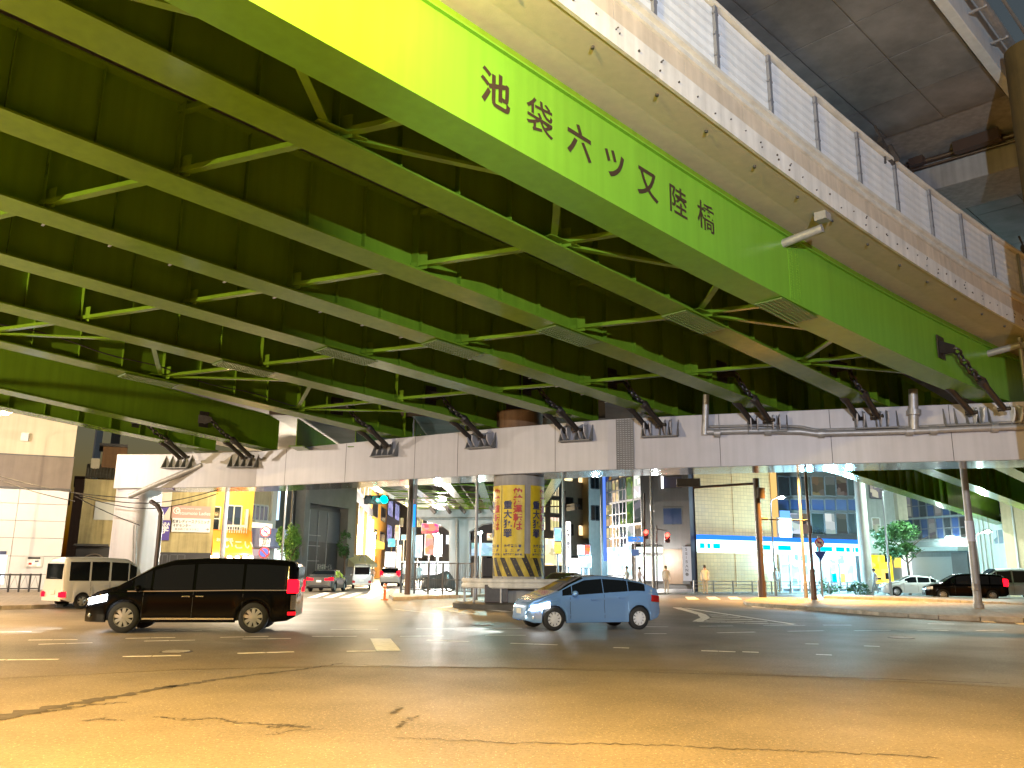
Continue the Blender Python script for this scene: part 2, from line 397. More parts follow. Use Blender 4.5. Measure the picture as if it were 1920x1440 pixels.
# cracks and tar seams in the old surface
M['crack'] = mat("crack_tar", (.045, .04, .033), .8, var=.4, vscale=9)
def crack(pts, w0, w1, seed, sub=14):
    rnd = random.Random(seed); P_ = [G(x, y, .0045) for x, y in pts]; L_, R__ = [], []
    n = sub * (len(P_) - 1)
    for k in range(n + 1):
        i = min(k // sub, len(P_) - 2); q = P_[i].lerp(P_[i + 1], k / sub - i); d = (P_[i + 1] - P_[i]).normalized(); nn = Vector((-d.y, d.x, 0))
        w = (w0 + (w1 - w0) * k / n) * rnd.uniform(.35, 1.5) * (0.15 if k in (0, n) else 1); q = q + nn * rnd.uniform(-1, 1) * .05
        L_.append(q + nn * w / 2); R__.append(q - nn * w / 2)
    mb = MB(); mb.loft([[a, b] for a, b in zip(L_, R__)], closed=False, cap=False); return mb
cm = MB()
for pts, w0, w1 in [([(-40, 1352), (120, 1322), (230, 1303), (330, 1284)], .30, .10), ([(300, 1290), (420, 1272), (560, 1255), (645, 1243)], .14, .03), ([(60, 1338), (160, 1322), (240, 1316)], .1, .03),
                    ([(290, 1343), (350, 1349), (400, 1346), (450, 1355), (520, 1358), (580, 1364)], .03, .05), ([(500, 1364), (545, 1359), (575, 1363)], .10, .03), ([(505, 1378), (540, 1370), (620, 1366)], .03, .02),
                    ([(735, 1338), (742, 1330), (752, 1325)], .07, .03), ([(740, 1364), (760, 1352), (782, 1341)], .05, .02), ([(740, 1382), (820, 1386), (960, 1392), (1120, 1394), (1280, 1398)], .02, .03), ([(1280, 1400), (1400, 1404), (1500, 1408), (1640, 1414), (1760, 1420)], .03, .04),
                    ([(640, 1244), (760, 1250), (960, 1252), (1280, 1262), (1500, 1268), (1700, 1274), (1900, 1282)], .03, .05), ([(500, 1294), (530, 1293)], .03, .02), ([(160, 1352), (190, 1346), (230, 1352)], .05, .02)]:
    c_ = crack(pts, w0, w1, int(pts[0][0]) + 77); cm.add(c_.v, c_.f)
tag(cm.build("road_crack", M['crack']), kind='structure')
for i_, (x, y, r) in enumerate([(905, 1172, .32), (1690, 1196, .32), (330, 1222, .3)]):
    p = G(x, y, .0055); mc = thing("manhole_cover", ["worn iron manhole cover ahead of the blue-lit hatchback", "worn iron manhole cover in the right hand lanes", "worn iron manhole cover below the black minivan"][i_], "manhole cover", tuple(p))
    b_ = MB(); b_.tube([p, p + Vector((0, 0, .006))], r, 28); b_.build("lid", M['darkstl'], mc); b_ = MB()
    for k in range(-3, 4):
        hw = math.sqrt(max(0, r * r - (k * r / 4) ** 2)) * .8; b_.obox(p + Vector((-hw, k * r / 4 - .012, .0065)), Vector((2 * hw, 0, 0)), Vector((0, .024, 0)), Vector((0, 0, .006)))
    b_.build("tread", M['galv'], mc)
def island(name, pts, h, top, kerbw=0.18):
    """raised pavement: outer kerb stones with a real step, paving inside"""
    pts = [Vector((p[0], p[1], 0)) for p in pts]; n = len(pts); c = sum(pts, Vector()) / n
    inn = []
    for i in range(n):
        d1 = (pts[i] - pts[i - 1]).normalized(); d2 = (pts[(i + 1) % n] - pts[i]).normalized()
        nm = Vector((-(d1.y + d2.y), d1.x + d2.x, 0)); nm = nm.normalized() if nm.length > .1 else (c - pts[i]).normalized()
        if nm.dot(c - pts[i]) < 0 and n < 40: nm = -nm
        inn.append(pts[i] + nm * kerbw)
    mb = MB(); up = Vector((0, 0, h))
    for i in range(n):
        j = (i + 1) % n; L = (pts[j] - pts[i]).length; k = max(1, int(L / 0.9))
        for q in range(k):
            a, b = (q + .012) / k, (q + .988) / k
            o0, o1, i0, i1 = pts[i].lerp(pts[j], a), pts[i].lerp(pts[j], b), inn[i].lerp(inn[j], a), inn[i].lerp(inn[j], b)
            hh = up * random.uniform(.97, 1.03)
            mb.box8([o0, o1, i1, i0, o0 + hh, o1 + hh, i1 + hh, i0 + hh])
    tag(mb.build("kerb", M['kerb'], bevel=0.02), kind='structure')
    tag(MB().add([p + up * .96 for p in inn], [tuple(range(n))]).build(name, top), kind='structure')
kp = [G(x, y) for x, y in [(1394, 1131), (1400, 1136), (1450, 1140), (1560, 1147.5), (1650, 1155), (1760, 1162), (1920, 1168)]]
island("pavement", [(p.x, p.y) for p in kp] + [(21, 26), (34, 22), (40, 36), (23.5, 42.5), (17.2, 48.5), (14.6, 49.8)], 0.16, M['paving'])
bk = [G(x, y) for x, y in [(1545, 1124), (1700, 1128), (1920, 1139)]]
island("pavement", [(p.x, p.y) for p in bk] + [(36, 38), (40, 42), (30, 50), (21.5, 56)], 0.2, M['paving'])
M['tile_l'] = tiled("island_tile", (0.42, 0.42, 0.44), (0.2, 0.2, 0.2), 0.4, 0.4, 0.5, 0.015, 0.0, 0.25, vertical=False)
il = [G(x, y) for x, y in [(729, 1121), (737, 1126), (880, 1120.5), (960, 1115)]]
island("pavement", [(p.x, p.y) for p in il] + [(3.5, 54), (-1, 62), (-8.2, 60)], 0.17, M['tile_l'])
# kerb and pavement along the left buildings
lp = [G(x, y) for x, y in [(-60, 1145), (60, 1142), (260, 1134), (520, 1122)]]
island("pavement", [(p.x, p.y) for p in lp] + [(-16, 56), (-15, 66), (-30, 66), (-52, 58), (-50, 33)], 0.15, M['paving'])
rp = [G(x, y) for x, y in [(1150, 1116), (1300, 1114), (1420, 1113.5), (1620, 1113)]]
island("pavement", [(p.x, p.y) for p in rp] + [(38, 62), (46, 64), (44, 76), (12, 70), (6, 66)], 0.13, M['tile_l'])

# ------------------------------------------------------------------ the road bridge
S = Vector((0.72, 0.694, 0)).normalized(); T = Vector((S.y, -S.x, 0))
def zsoff(s, t): return 9.538 - 0.05 * s + 0.02977 * t
def BP(s, t, dz=0.0): v = S * s + T * t; return Vector((v.x, v.y, zsoff(s, t) + dz))
def tfas(s):
    if s < 14: return -9.46
    if s < 34: return -9.46 + 0.0031 * (s - 14) ** 2
    return -8.22 + 0.124 * (s - 34)
CAPF = [(-43.3, 16.5), (-38.8, 19.55), (-31.8, 21.8), (-25.5, 23.72), (-20.87, 25.48), (-18.25, 26.83), (-15.48, 28.36), (-12.1, 30.28), (-8.1, 32.62), (-2.0, 36.3)]
def scap(t):
    for (t0, s0), (t1, s1) in zip(CAPF, CAPF[1:]):
        if t <= t1: return s0 + (s1 - s0) * (t - t0) / (t1 - t0)
    return CAPF[-1][1]
GT = [lambda s: tfas(s) - .40, lambda s: -11.70 - 0.018 * s, lambda s: -15.15 - 0.012 * s, lambda s: -18.5 - 0.02 * s, lambda s: -21.75 - 0.014 * s,
      lambda s: -25.35 - 0.035 * s, lambda s: -28.85 - 0.095 * s, lambda s: -34.6 - 0.20 * s, lambda s: -37.7 - 0.20 * s]
bridge = thing("overpass", "wide green steel girder road overpass with dark lettering across its outer face", "overpass", tuple(BP(10, -15, 0)))
WEBH = 1.72
FW = 0.39
for i, tf in enumerate(GT):
    s_end = 75 if i < 4 else scap(tf(24)) + 1.4
    s0 = -9.0 if i < 5 else -4
    ss = [s0 + (s_end - s0) * k / 36 for k in range(37)]
    mb = MB()
    def ring(s, a0, a1, z0, z1):
        t = tf(s); return [BP(s, t + a0, z0), BP(s, t + a1, z0), BP(s, t + a1, z1), BP(s, t + a0, z1)]
    wo = 0.36 if i == 0 else 0.0       # the outer web stands near the flange's edge
    mb.loft([ring(s, -FW - (.06 if i == 0 else 0), FW - (.0 if i == 0 else 0), 0, 0.045) for s in ss])
    mb.loft([ring(s, wo - .015, wo + .015, 0.046, WEBH - .001) for s in ss])
    mb.loft([ring(s, wo - .26, wo + .26 if i else wo + .09, WEBH, WEBH + .035) for s in ss])
    # web stiffeners
    k = -2
    while True:
        s = 6.74 + 0.42 * (tf(10) + 12.14) + 5.85 / 4 * k
        k += 1
        if s > min(s_end, 60): break
        if s < s0: continue
        big = (k - 1) % 4 == 0
        d = 0.26 if big else 0.15
        c0, c1 = BP(s, tf(s) + wo + .016, .05), BP(s, tf(s) + wo + .016, WEBH - .01)
        if i not in (0, 7): mb.box8([c0, c0 + T * d, c0 + T * d + S * .02, c0 + S * .02, c1, c1 + T * d, c1 + T * d + S * .02, c1 + S * .02])
        c0, c1 = BP(s, tf(s) + wo - .016, .05), BP(s, tf(s) + wo - .016, WEBH - .01)
        mb.box8([c0, c0 - T * d, c0 - T * d + S * .02, c0 + S * .02, c1, c1 - T * d, c1 - T * d + S * .02, c1 + S * .02])
    g = mb.build("girder", M['greenf'] if i == 0 else M['green'], bridge)
    if i == 0: g['label'] = "outer girder carrying the bridge name"; gird0 = g
    # bolted splice plates under the flange
    px = {0: (1480, 580), 1: (1297, 604), 2: (1062, 630), 3: (842, 656), 4: (652, 666), 5: (458, 690), 6: (272, 716)}
    if i in px:
        q = onplane(*px[i], BP(20, -15), Vector((S * -0.05 - T * -0.02977).to_tuple()[:2] + (1.0,)) if False else Vector((0.05 * S.x - 0.02977 * T.x, 0.05 * S.y - 0.02977 * T.y, 1.0)))
        sc = q.dot(S)
        for ds, tt in ((0, tf),):
            sp = MB(); L = 1.9
            a = BP(sc - L / 2, tf(sc) - FW - .03, -.028); e1 = BP(sc + L / 2, tf(sc) - FW - .03, -.028) - a; e2 = T * (2 * FW - .0); 
            sp.obox(a, e1, e2, Vector((0, 0, .026)))
            for r_ in range(6):
                for c_ in range(20):
                    if r_ in (2, 3) and c_ in (9, 10): continue
                    p = BP(sc - L / 2 + L * (c_ + .5) / 20, tf(sc) - FW + .06 + (2 * FW - .15) * r_ / 5, -.029)
                    sp.tube([p, p - Vector((0, 0, .03))], .026, 6)
            sp.build("splice_plate", M['bolt'], g)
# bolted vertical splice on the outer face
sp = MB()
for s in (18.95, 19.06, 19.26, 19.37):
    for k in range(22):
        p = BP(s, tfas(s) - .022, .12 + k * .072)
        sp.tube([p, p + T * .022], .018, 6)
for s0_ in (18.88,):
    a = BP(s0_, tfas(s0_) - .022, .08); sp.obox(a, BP(s0_ + .56, tfas(s0_ + .56) - .022, .08) - a, T * .010, Vector((0, 0, 1.6)))
sp.build("splice_plate", M['greenf'], gird0)
# cross frames between girders: bottom and top chords and two diagonals
def girt(i, s): return GT[i](s)
for i in range(6):
    for k in range(-2, 6):
        sa = 6.74 + 0.42 * (GT[i](10) + 12.14) + 5.85 * k; sb = 6.74 + 0.42 * (GT[i + 1](10) + 12.14) + 5.85 * k
        if sb < -8 or sa > scap(GT[i](20)) - .8: continue
        a0, a1 = BP(sa, GT[i](sa) - .04, .22), BP(sa, GT[i](sa) - .04, WEBH - .15)
        b0, b1 = BP(sb, GT[i + 1](sb) + .04, .22), BP(sb, GT[i + 1](sb) + .04, WEBH - .15)
        mb = MB(); mb.bar(a0, b0, .16, .10); mb.bar(a1, b1, .14, .12)
        # gusset plates
        for p, q in ((a0, b0), (b0, a0)):
            d = (q - p).normalized(); mb.obox(p - Vector((0, 0, .12)), d * .42, S * .015, Vector((0, 0, .45)))
        mb.build("cross_frame", M['green'], bridge)
# wind bracing in the plane of the lower flanges
for i in (0, 5):
    for k in range(-2, 6):
        s = 6.74 + 0.42 * (GT[i + 1](10) + 12.14) + 5.85 * k
        sa, sb = s + 1.0 - 2.9, s + 1.0 + 2.9
        if s < -6 or sb > scap(GT[i](20)): continue
        c = BP(s, GT[i + 1](s) + .05, .2)
        mb = MB()
        mb.bar(c, BP(sa, GT[i](sa) - .1, .16), .15, .06); mb.bar(c + Vector((0, 0, .01)), BP(sb, GT[i](sb) - .1, .16), .15, .06)
        mb.obox(c + S * -.5 - Vector((0, 0, .03)), S * 1.0, T * .4, Vector((0, 0, .015)))
        mb.build("lateral_brace", M['green'], bridge)
# service conduit clipped along one flange and a cable under another
mb = MB(); ss = [-8 + 34 * k / 30 for k in range(31)]
mb.tube([BP(s, GT[3](s) - .47, .09) for s in ss], .045, 8); mb.tube([BP(s, GT[3](s) - .58, .12) for s in ss], .03, 6)
for k in range(24): s = -7 + 1.4 * k; mb.obox(BP(s, GT[3](s) - .64, .05), S * .05, T * .30, Vector((0, 0, .02)))
mb.build("conduit", M['galv'], bridge, smooth=40)
mb = MB(); ss = [-4 + 22 * k / 30 for k in range(31)]
mb.tube([BP(s, GT[6](s) + .62 + .5 * math.sin(s * .3), .35 - .06 * math.sin(s * 1.6)) for s in ss], .022, 6); mb.build("cable", M['darkstl'], bridge)
# deck slab, overhang, edge beam, kerb, parapet
def strip(mb, f0, f1, s0, s1, n=44):
    """sweep a cross-section given as [(dt, dz)...] relative to the outer girder line"""
    ss = [s0 + (s1 - s0) * k / n for k in range(n + 1)]
    mb.loft([[BP(s, tfas(s) + dt, dz) for dt, dz in f0] for s in ss])
OV = 1.36
mb = MB()
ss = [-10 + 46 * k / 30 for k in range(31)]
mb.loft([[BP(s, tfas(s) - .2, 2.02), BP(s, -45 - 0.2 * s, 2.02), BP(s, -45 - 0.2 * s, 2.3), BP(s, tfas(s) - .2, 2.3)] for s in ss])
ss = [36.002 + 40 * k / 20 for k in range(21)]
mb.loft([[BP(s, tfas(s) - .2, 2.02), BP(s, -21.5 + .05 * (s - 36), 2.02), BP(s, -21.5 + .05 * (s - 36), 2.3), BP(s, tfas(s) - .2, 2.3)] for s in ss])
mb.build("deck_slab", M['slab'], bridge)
h = MB(); strip(h, [(-.34, WEBH + .036), (-.10, WEBH + .036), (-.10, 2.018), (-.34, 2.018)], None, -9.5, 75); h.build("haunch", M['green'], bridge)
o = MB(); strip(o, [(-.198, 2.02), (.5, 2.0), (OV - .02, 1.93), (OV - .02, 2.16), (-.198, 2.29)], None, -9.6, 75)
ovh = o.build("deck_overhang", M['tan'], bridge)
dr = MB()
for k in range(34):
    s = -3 + 1.85 * k
    for q in range(8 if s > 100 else 1):
        p = BP(s + (k % 3) * .07, tfas(s) + 1.05, 1.955); dr.tube([p, p - Vector((0, 0, .05))], .035, 8)
dr.build("anchor_hole", M['darkstl'], ovh)
e = MB(); strip(e, [(OV - .018, 1.91), (OV + .06, 1.90), (OV + .07, 2.38), (OV - .018, 2.38)], None, -9.7, 75)
edge = e.build("edge_beam", M['edge'], bridge)
bt = MB()
for k in range(120):
    s = -4 + .62 * k + random.uniform(-.06, .06); t = tfas(s) + OV + .065
    for q in range(random.choice((1, 1, 2, 3))):
        p = BP(s + q * .05, t, 2.0 + random.choice((0.05, .12, .2)) + q * .06); bt.tube([p, p + T * .03], random.uniform(.012, .024), 6)
bt.build("anchor_bolt", M['darkstl'], edge)
p_ = MB()
for k in range(40):
    s0, s1 = -9.6 + 2.2 * k + .006, -9.6 + 2.2 * (k + 1) - .006
    if s1 > 75: break
    p_.loft([[BP(s, tfas(s) + a, b) for a, b in ((OV - .05, 2.385), (OV + .045, 2.385), (OV + .035, 2.82), (OV - .05, 2.82))] for s in (s0, (s0 + s1) / 2, s1)])
p_.build("kerb_facing", M['peach'], bridge)
c_ = MB(); strip(c_, [(OV - .05, 2.825), (OV + .09, 2.84), (OV + .09, 2.94), (OV + .02, 2.97), (OV + .02, 3.05), (OV + .11, 3.07), (OV + .11, 3.16), (OV - .02, 3.2), (OV - .05, 3.2)], None, -9.7, 75)
c_.build("cornice", M['rail'], bridge)
pn = MB()
for k in range(40):
    s0, s1 = -8.36 + 2.2 * (k - 1) + .004, -8.36 + 2.2 * k - .004
    if s1 > 75: break
    for j in range(6):
        z0 = 3.205 + j * .245
        pn.loft([[BP(s, tfas(s) + a, b) for a, b in ((OV - .06, z0), (OV - .0, z0), (OV - .014, z0 + .12), (OV - .0, z0 + .235), (OV - .06, z0 + .235))] for s in (s0, (s0 + s1) / 2, s1)])
pn.build("parapet_panel", M['panelw'], bridge)
for k in range(39):
    s = -9.6 + 2.2 * k + 1.24
    if s > 74: break
    t = tfas(s) + OV
    q = MB(); q.obox(BP(s - .05, t + .003, 3.202), S * .10, T * .07, Vector((0, 0, 1.55)))
    for z in (3.5, 4.0, 4.5): q.obox(BP(s - .085, t + .02, z), S * .17, T * .05, Vector((0, 0, .05)))
    q.build("railing_post", M['post'], bridge)
rl = MB(); strip(rl, [(OV - .09, 4.70), (OV + .10, 4.70), (OV + .12, 4.76), (OV + .08, 4.83), (OV - .07, 4.83)], None, -9.7, 75); rl.build("top_rail", M['rail'], bridge)
# floodlight brackets on the parapet
for x, y in ((1657, 285), (1870, 462)):
    q = onplane(x, y, T * (tfas(22) + OV), T); s = q.dot(S); t = tfas(s) + OV
    f = MB(); f.bar(BP(s - .6, t + .05, 5.35), BP(s + .35, t + .05, 4.86), .05, .05); f.bar(BP(s - .35, t + .05, 5.05), BP(s + .5, t + .05, 4.7), .12, .18)
    f.bar(BP(s, t + .02, 4.5), BP(s, t + .02, 5.15), .05, .05); f.bar(BP(s + .05, t + .1, 5.0), BP(s + .45, t + .15, 4.72), .22, .1)
    f.build("lamp_bracket", M['darkstl'], bridge)
# bridge name, one character after another along the outer web
for ch, s, dz in zip("池袋六ツ又陸橋", (8.667, 9.777, 10.867, 11.932, 13.024, 14.118, 15.203), (.86, .85, .86, .83, .85, .87, .9)):
    t = tfas(s) - .016
    o = text(ch, 0.72, (0, 0, 0), S, (0, 0, 1), M['text'], bridge, bold=0.017 if ch in "池六ツ又" else 0.007, fn=lambda x, y, s=s, t=t, dz=dz: BP(s + x, t, dz + y))
    o['label'] = "dark character %s of the bridge name" % ch
# drain pipes sticking out through the overhang
dp = MB()
a, b = G(0, 0, 1), None
def webpt(x, y, off=.33): 
    q = onplane(x, y, T * (tfas(19) + off), T); return q
s = 18.7; dp.tube([BP(s, tfas(s) - .05, 1.5), BP(s + .05, tfas(s) + 1.0, 1.6)], .11, 12); dp.obox(BP(s - .15, tfas(s) + .9, 1.75), S * .3, T * .3, Vector((0, 0, .22)))
dp.build("drain_pipe", M['galv'], bridge, smooth=40)
dp = MB(); s = 31.6
dp.tube([BP(s, tfas(s) - .05, 1.5), BP(s, tfas(s) + 1.0, 1.6)], .12, 12); dp.tube([BP(s + .05, tfas(s) + 1.1, 1.6), BP(s + 4.5, tfas(s + 4.5) + 1.1, 1.62)], .11, 12)
dp.tube([BP(s + .15, tfas(s) + .95, 1.9), BP(s + .15, tfas(s) + .95, -.1)], .07, 10)
dp.build("drain_pipe", M['galv'], bridge, smooth=40)

# ------------------------------------------------------------------ pier: beam and two columns
pier = thing("bridge_pier", "pale pier beam on a yellow bannered round column, across the junction under the overpass", "bridge pier", (0.35, 35.7, 0))
CB = 5.5
def capz(t): return zsoff(scap(t), t) - 0.10
mb = MB(); rings = []
CW = 2.3
def cappt(t, back, z):
    e = .4; d = (S * (scap(t + e) - scap(t - e)) + T * (2 * e)).normalized(); n = Vector((-d.y, d.x, 0)); 
    if n.dot(S) < 0: n = -n
    p = S * scap(t) + T * t + n * back; return Vector((p.x, p.y, z))
for t, _ in CAPF: rings.append([cappt(t, 0, CB), cappt(t, CW, CB), cappt(t, CW, capz(t)), cappt(t, 0, capz(t))])
tl = CAPF[0][0]
rings[0] = [Vector((-20.8, 43.15, CB)), Vector((-20.3, 45.4, CB)), Vector((-20.3, 45.4, 7.3)), Vector((-20.8, 43.15, 7.3))]
rings.insert(1, [Vector((-18.13, 42.62, CB)), Vector((-17.6, 44.9, CB)), Vector((-17.6, 44.9, 7.26)), Vector((-18.13, 42.62, 7.26))])
mb.loft(rings)
pbeam = mb.build("pier_beam", M['capw'], pier, bevel=0.03)
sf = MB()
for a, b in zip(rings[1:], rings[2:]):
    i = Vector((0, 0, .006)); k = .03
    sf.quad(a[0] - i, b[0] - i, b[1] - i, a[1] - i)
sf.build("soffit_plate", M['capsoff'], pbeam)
# vertical panel joints and rust streaks, ribbed expansion cover
for t in (-37, -33.4, -29.6, -27.4, -23, -17, -13.5, -10):
    jn = MB(); a = cappt(t, -.004, CB + .02); jn.obox(a, (cappt(t + .02, -.004, CB + .02) - a), Vector((0, 0, capz(t) - CB - .04)), (cappt(t, .02, CB) - cappt(t, 0, CB))); jn.build("panel_joint", M['darkstl'], pbeam)
rb = MB(); t0 = -20.55
for k in range(24):
    z = CB + .03 + k * .083
    a = cappt(t0, -.03, z); ax = cappt(t0 + .62, -.03, z) - a
    rb.obox(a, ax, cappt(t0, .0, z) - cappt(t0, -.03, z), Vector((0, 0, .062)))
for k in range(7):
    a = cappt(t0 + k * .1, -.04, CB); rb.obox(a, cappt(t0 + k * .1 + .03, -.04, CB) - a, cappt(t0, .0, 0) - cappt(t0, -.03, 0), Vector((0, 0, 2.02)))
rb.build("ribbed_cover", M['plate'], pbeam)
cc = Vector((0.35, 35.75, 0)); CRAD = 1.08
col = MB(); col.tube([cc, cc + Vector((0, 0, CB - .01))], CRAD, 48); column = col.build("column", M['colc'], pier, smooth=40)
cu = MB(); cu.tube([cc + Vector((0, 0.1, 7.43)), cc + Vector((0, 0.1, 8.35))], 1.02, 36); cu.build("bearing_block", M['rust'], pier, smooth=40)
bnd = MB(); bnd.tube([cc + Vector((0, 0, 5.08)), cc + Vector((0, 0, 5.44))], CRAD + .02, 48); bnd.build("column_band", M['colc'], pier, smooth=40)
# yellow banners round the column
M['yel'] = mat("yellow_sheet", (0.62, 0.46, 0.02), 0.45, var=0.15, vscale=2)
M['redtxt'] = mat("red_lettering", (0.42, 0.03, 0.015), 0.5)
M['navy'] = mat("navy_lettering", (0.03, 0.04, 0.11), 0.5)
def cyl(a, z, r=CRAD + .03): return Vector((cc.x + r * math.sin(a), cc.y - r * math.cos(a), z))
Z0, Z1 = 2.06, 5.06
def banner(a0, a1, lab):
    mb = MB(); n = 14
    mb.loft([[cyl(a0 + (a1 - a0) * k / n, z, r) for z, r in ((Z0, CRAD + .008), (Z0, CRAD + .03), (Z1, CRAD + .03), (Z1, CRAD + .008))] for k in range(n + 1)])
    b = mb.build("banner", M['yel'], column, smooth=40); b['label'] = lab
    am, w = (a0 + a1) / 2, (a1 - a0) / 2
    f = lambda ac, zc: (lambda x, y: cyl(ac + x / CRAD, zc + y, CRAD + .052))
    text("飲\n酒\n運\n転\nは", .37, (0, 0, 0), T, S, M['redtxt'], b, bold=.012, line=.95, fn=f(am + w * .42, 4.02))
    text("重\n大\n犯\n罪", .37, (0, 0, 0), T, S, M['navy'], b, bold=.012, line=1.05, fn=f(am - w * .42, 3.62))
    text("池袋警察署", .12, (0, 0, 0), T, S, M['navy'], b, bold=.004, spacing=1.5, fn=f(am, 2.53))
    text("警  察  庁", .12, (0, 0, 0), T, S, M['navy'], b, bold=.004, spacing=1.4, fn=f(am, 2.35))
    text("池袋交通安全協会", .085, (0, 0, 0), T, S, M['navy'], b, bold=.004, spacing=1.35, fn=f(am, 2.19))
banner(-0.72 - .86, -0.735, "yellow drink-driving banner turned to the left of the column")
banner(-0.70, 0.215, "yellow drink-driving banner facing the junction")
banner(0.46, 1.32, "yellow drink-driving banner turned to the right of the column")
sb = MB(); sk = MB()
n = 96; H0, H1 = 1.30, 2.03
sb.tube([cc + Vector((0, 0, H0)), cc + Vector((0, 0, H1 + .2))], CRAD + .006, 64)
for k in range(14):
    a = -math.pi + 2 * math.pi * k / 14; w = math.pi / 14; tw = -.42
    rr = []
    for j in range(9):
        z = H0 + .005 + (H1 + .19 - H0) * j / 8; sh = tw * j / 8
        rr.append((a + sh, z))
    sk.loft([[cyl(q, z, CRAD + .012), cyl(q + w, z, CRAD + .012)] for q, z in rr], closed=False, cap=False)
    sk.f = sk.f
M['hzy'] = mat("hazard_yellow", (0.5, 0.38, 0.05), 0.6, streak=0.5, vscale=3)
M['hzk'] = mat("hazard_black", (0.035, 0.03, 0.028), 0.6, var=0.4)
sb.build("hazard_band", M['hzy'], column, smooth=40); sk.build("hazard_stripe", M['hzk'], column, smooth=40)
# left column: rounded square leg flush with the end of the beam
lc = Vector((-19.85, 44.15, 0)); 
def rsq(c, half, r, z, rz, n=6):
    pts = []
    for q, (sx, sy) in enumerate(((1, 1), (-1, 1), (-1, -1), (1, -1))):
        for k in range(n + 1):
            a = math.pi / 2 * (q + k / n); pts.append(Vector((sx * (half - r) + r * math.cos(a), sy * (half - r) + r * math.sin(a), 0)))
    m = Matrix.Rotation(rz, 3, 'Z'); return [c + m @ p + Vector((0, 0, z)) for p in pts]
mb = MB(); mb.loft([rsq(lc, .95, .5, z, R(-12)) for z in (0, 1, 2.6, 4, CB - .012)])
leg = mb.build("column", M['capw'], pier, smooth=50); leg['label'] = "pale rounded square column at the beam's left end"
# drain pipes on the left column
mb = MB(); mb.tube([A(378, 872, 42.2), A(300, 905, 42.2), A(243, 931, 42.3)], .14, 12)
mb.build("drain_pipe", M['galv'], pier, smooth=40)
mb = MB(); mb.tube([A(283, 940, 42.0), A(296, 948, 41.9), A(302, 962, 41.9), A(299, 1000, 41.9), A(290, 1085, 41.9), A(288, 1120, 41.9)], .12, 12)
mb.build("drain_pipe", M['brown'], pier, smooth=40)
mb = MB()
for x in (250, 255): mb.tube([A(x + 1, 985, 42.1), A(x - 3, 1110, 42.1)], .045, 8)
mb.build("conduit", M['galv'], pier, smooth=40)
# long pipes along the right half of the beam
mb = MB()
def capside(x, y, off):
    # point on the beam's face seen at x,y
    best = None
    for k in range(400):
        t = -26 + k * .05
        p = cappt(t, -off, 6.5); q = (A(x, y, p.y) - p)
        if best is None or abs(q.x) < best[0]: best = (abs(q.x), A(x, y, p.y))
    return best[1]
mb.tube([capside(x, y, .2) for x, y in [(1322, 810), (1400, 808), (1500, 809), (1530, 813), (1620, 811), (1720, 808), (1830, 803), (1925, 800)]], .11, 10)
for x, y in [(1345, 812), (1440, 809), (1540, 813), (1705, 809), (1750, 807), (1865, 802)]:
    p = capside(x, y, .2); d = (cappt(-14, 0, 0) - cappt(-15, 0, 0)).normalized(); mb.tube([p - d * .12, p + d * .12], .16, 10)
mb.tube([capside(x, y, .14) for x, y in [(1322, 800), (1440, 797), (1500, 800), (1530, 806), (1620, 804), (1720, 800), (1925, 790)]], .05, 8)
mb.tube([capside(1712, 730, .3), capside(1714, 805, .2)], .16, 10)
mb.tube([capside(1714, 768, .3), capside(1714, 778, .3)], .24, 10)
mb.tube([capside(1324, 740, .3), capside(1322, 815, .2)], .12, 10)
mb.build("drain_pipe", M['galv'], pier, smooth=40)
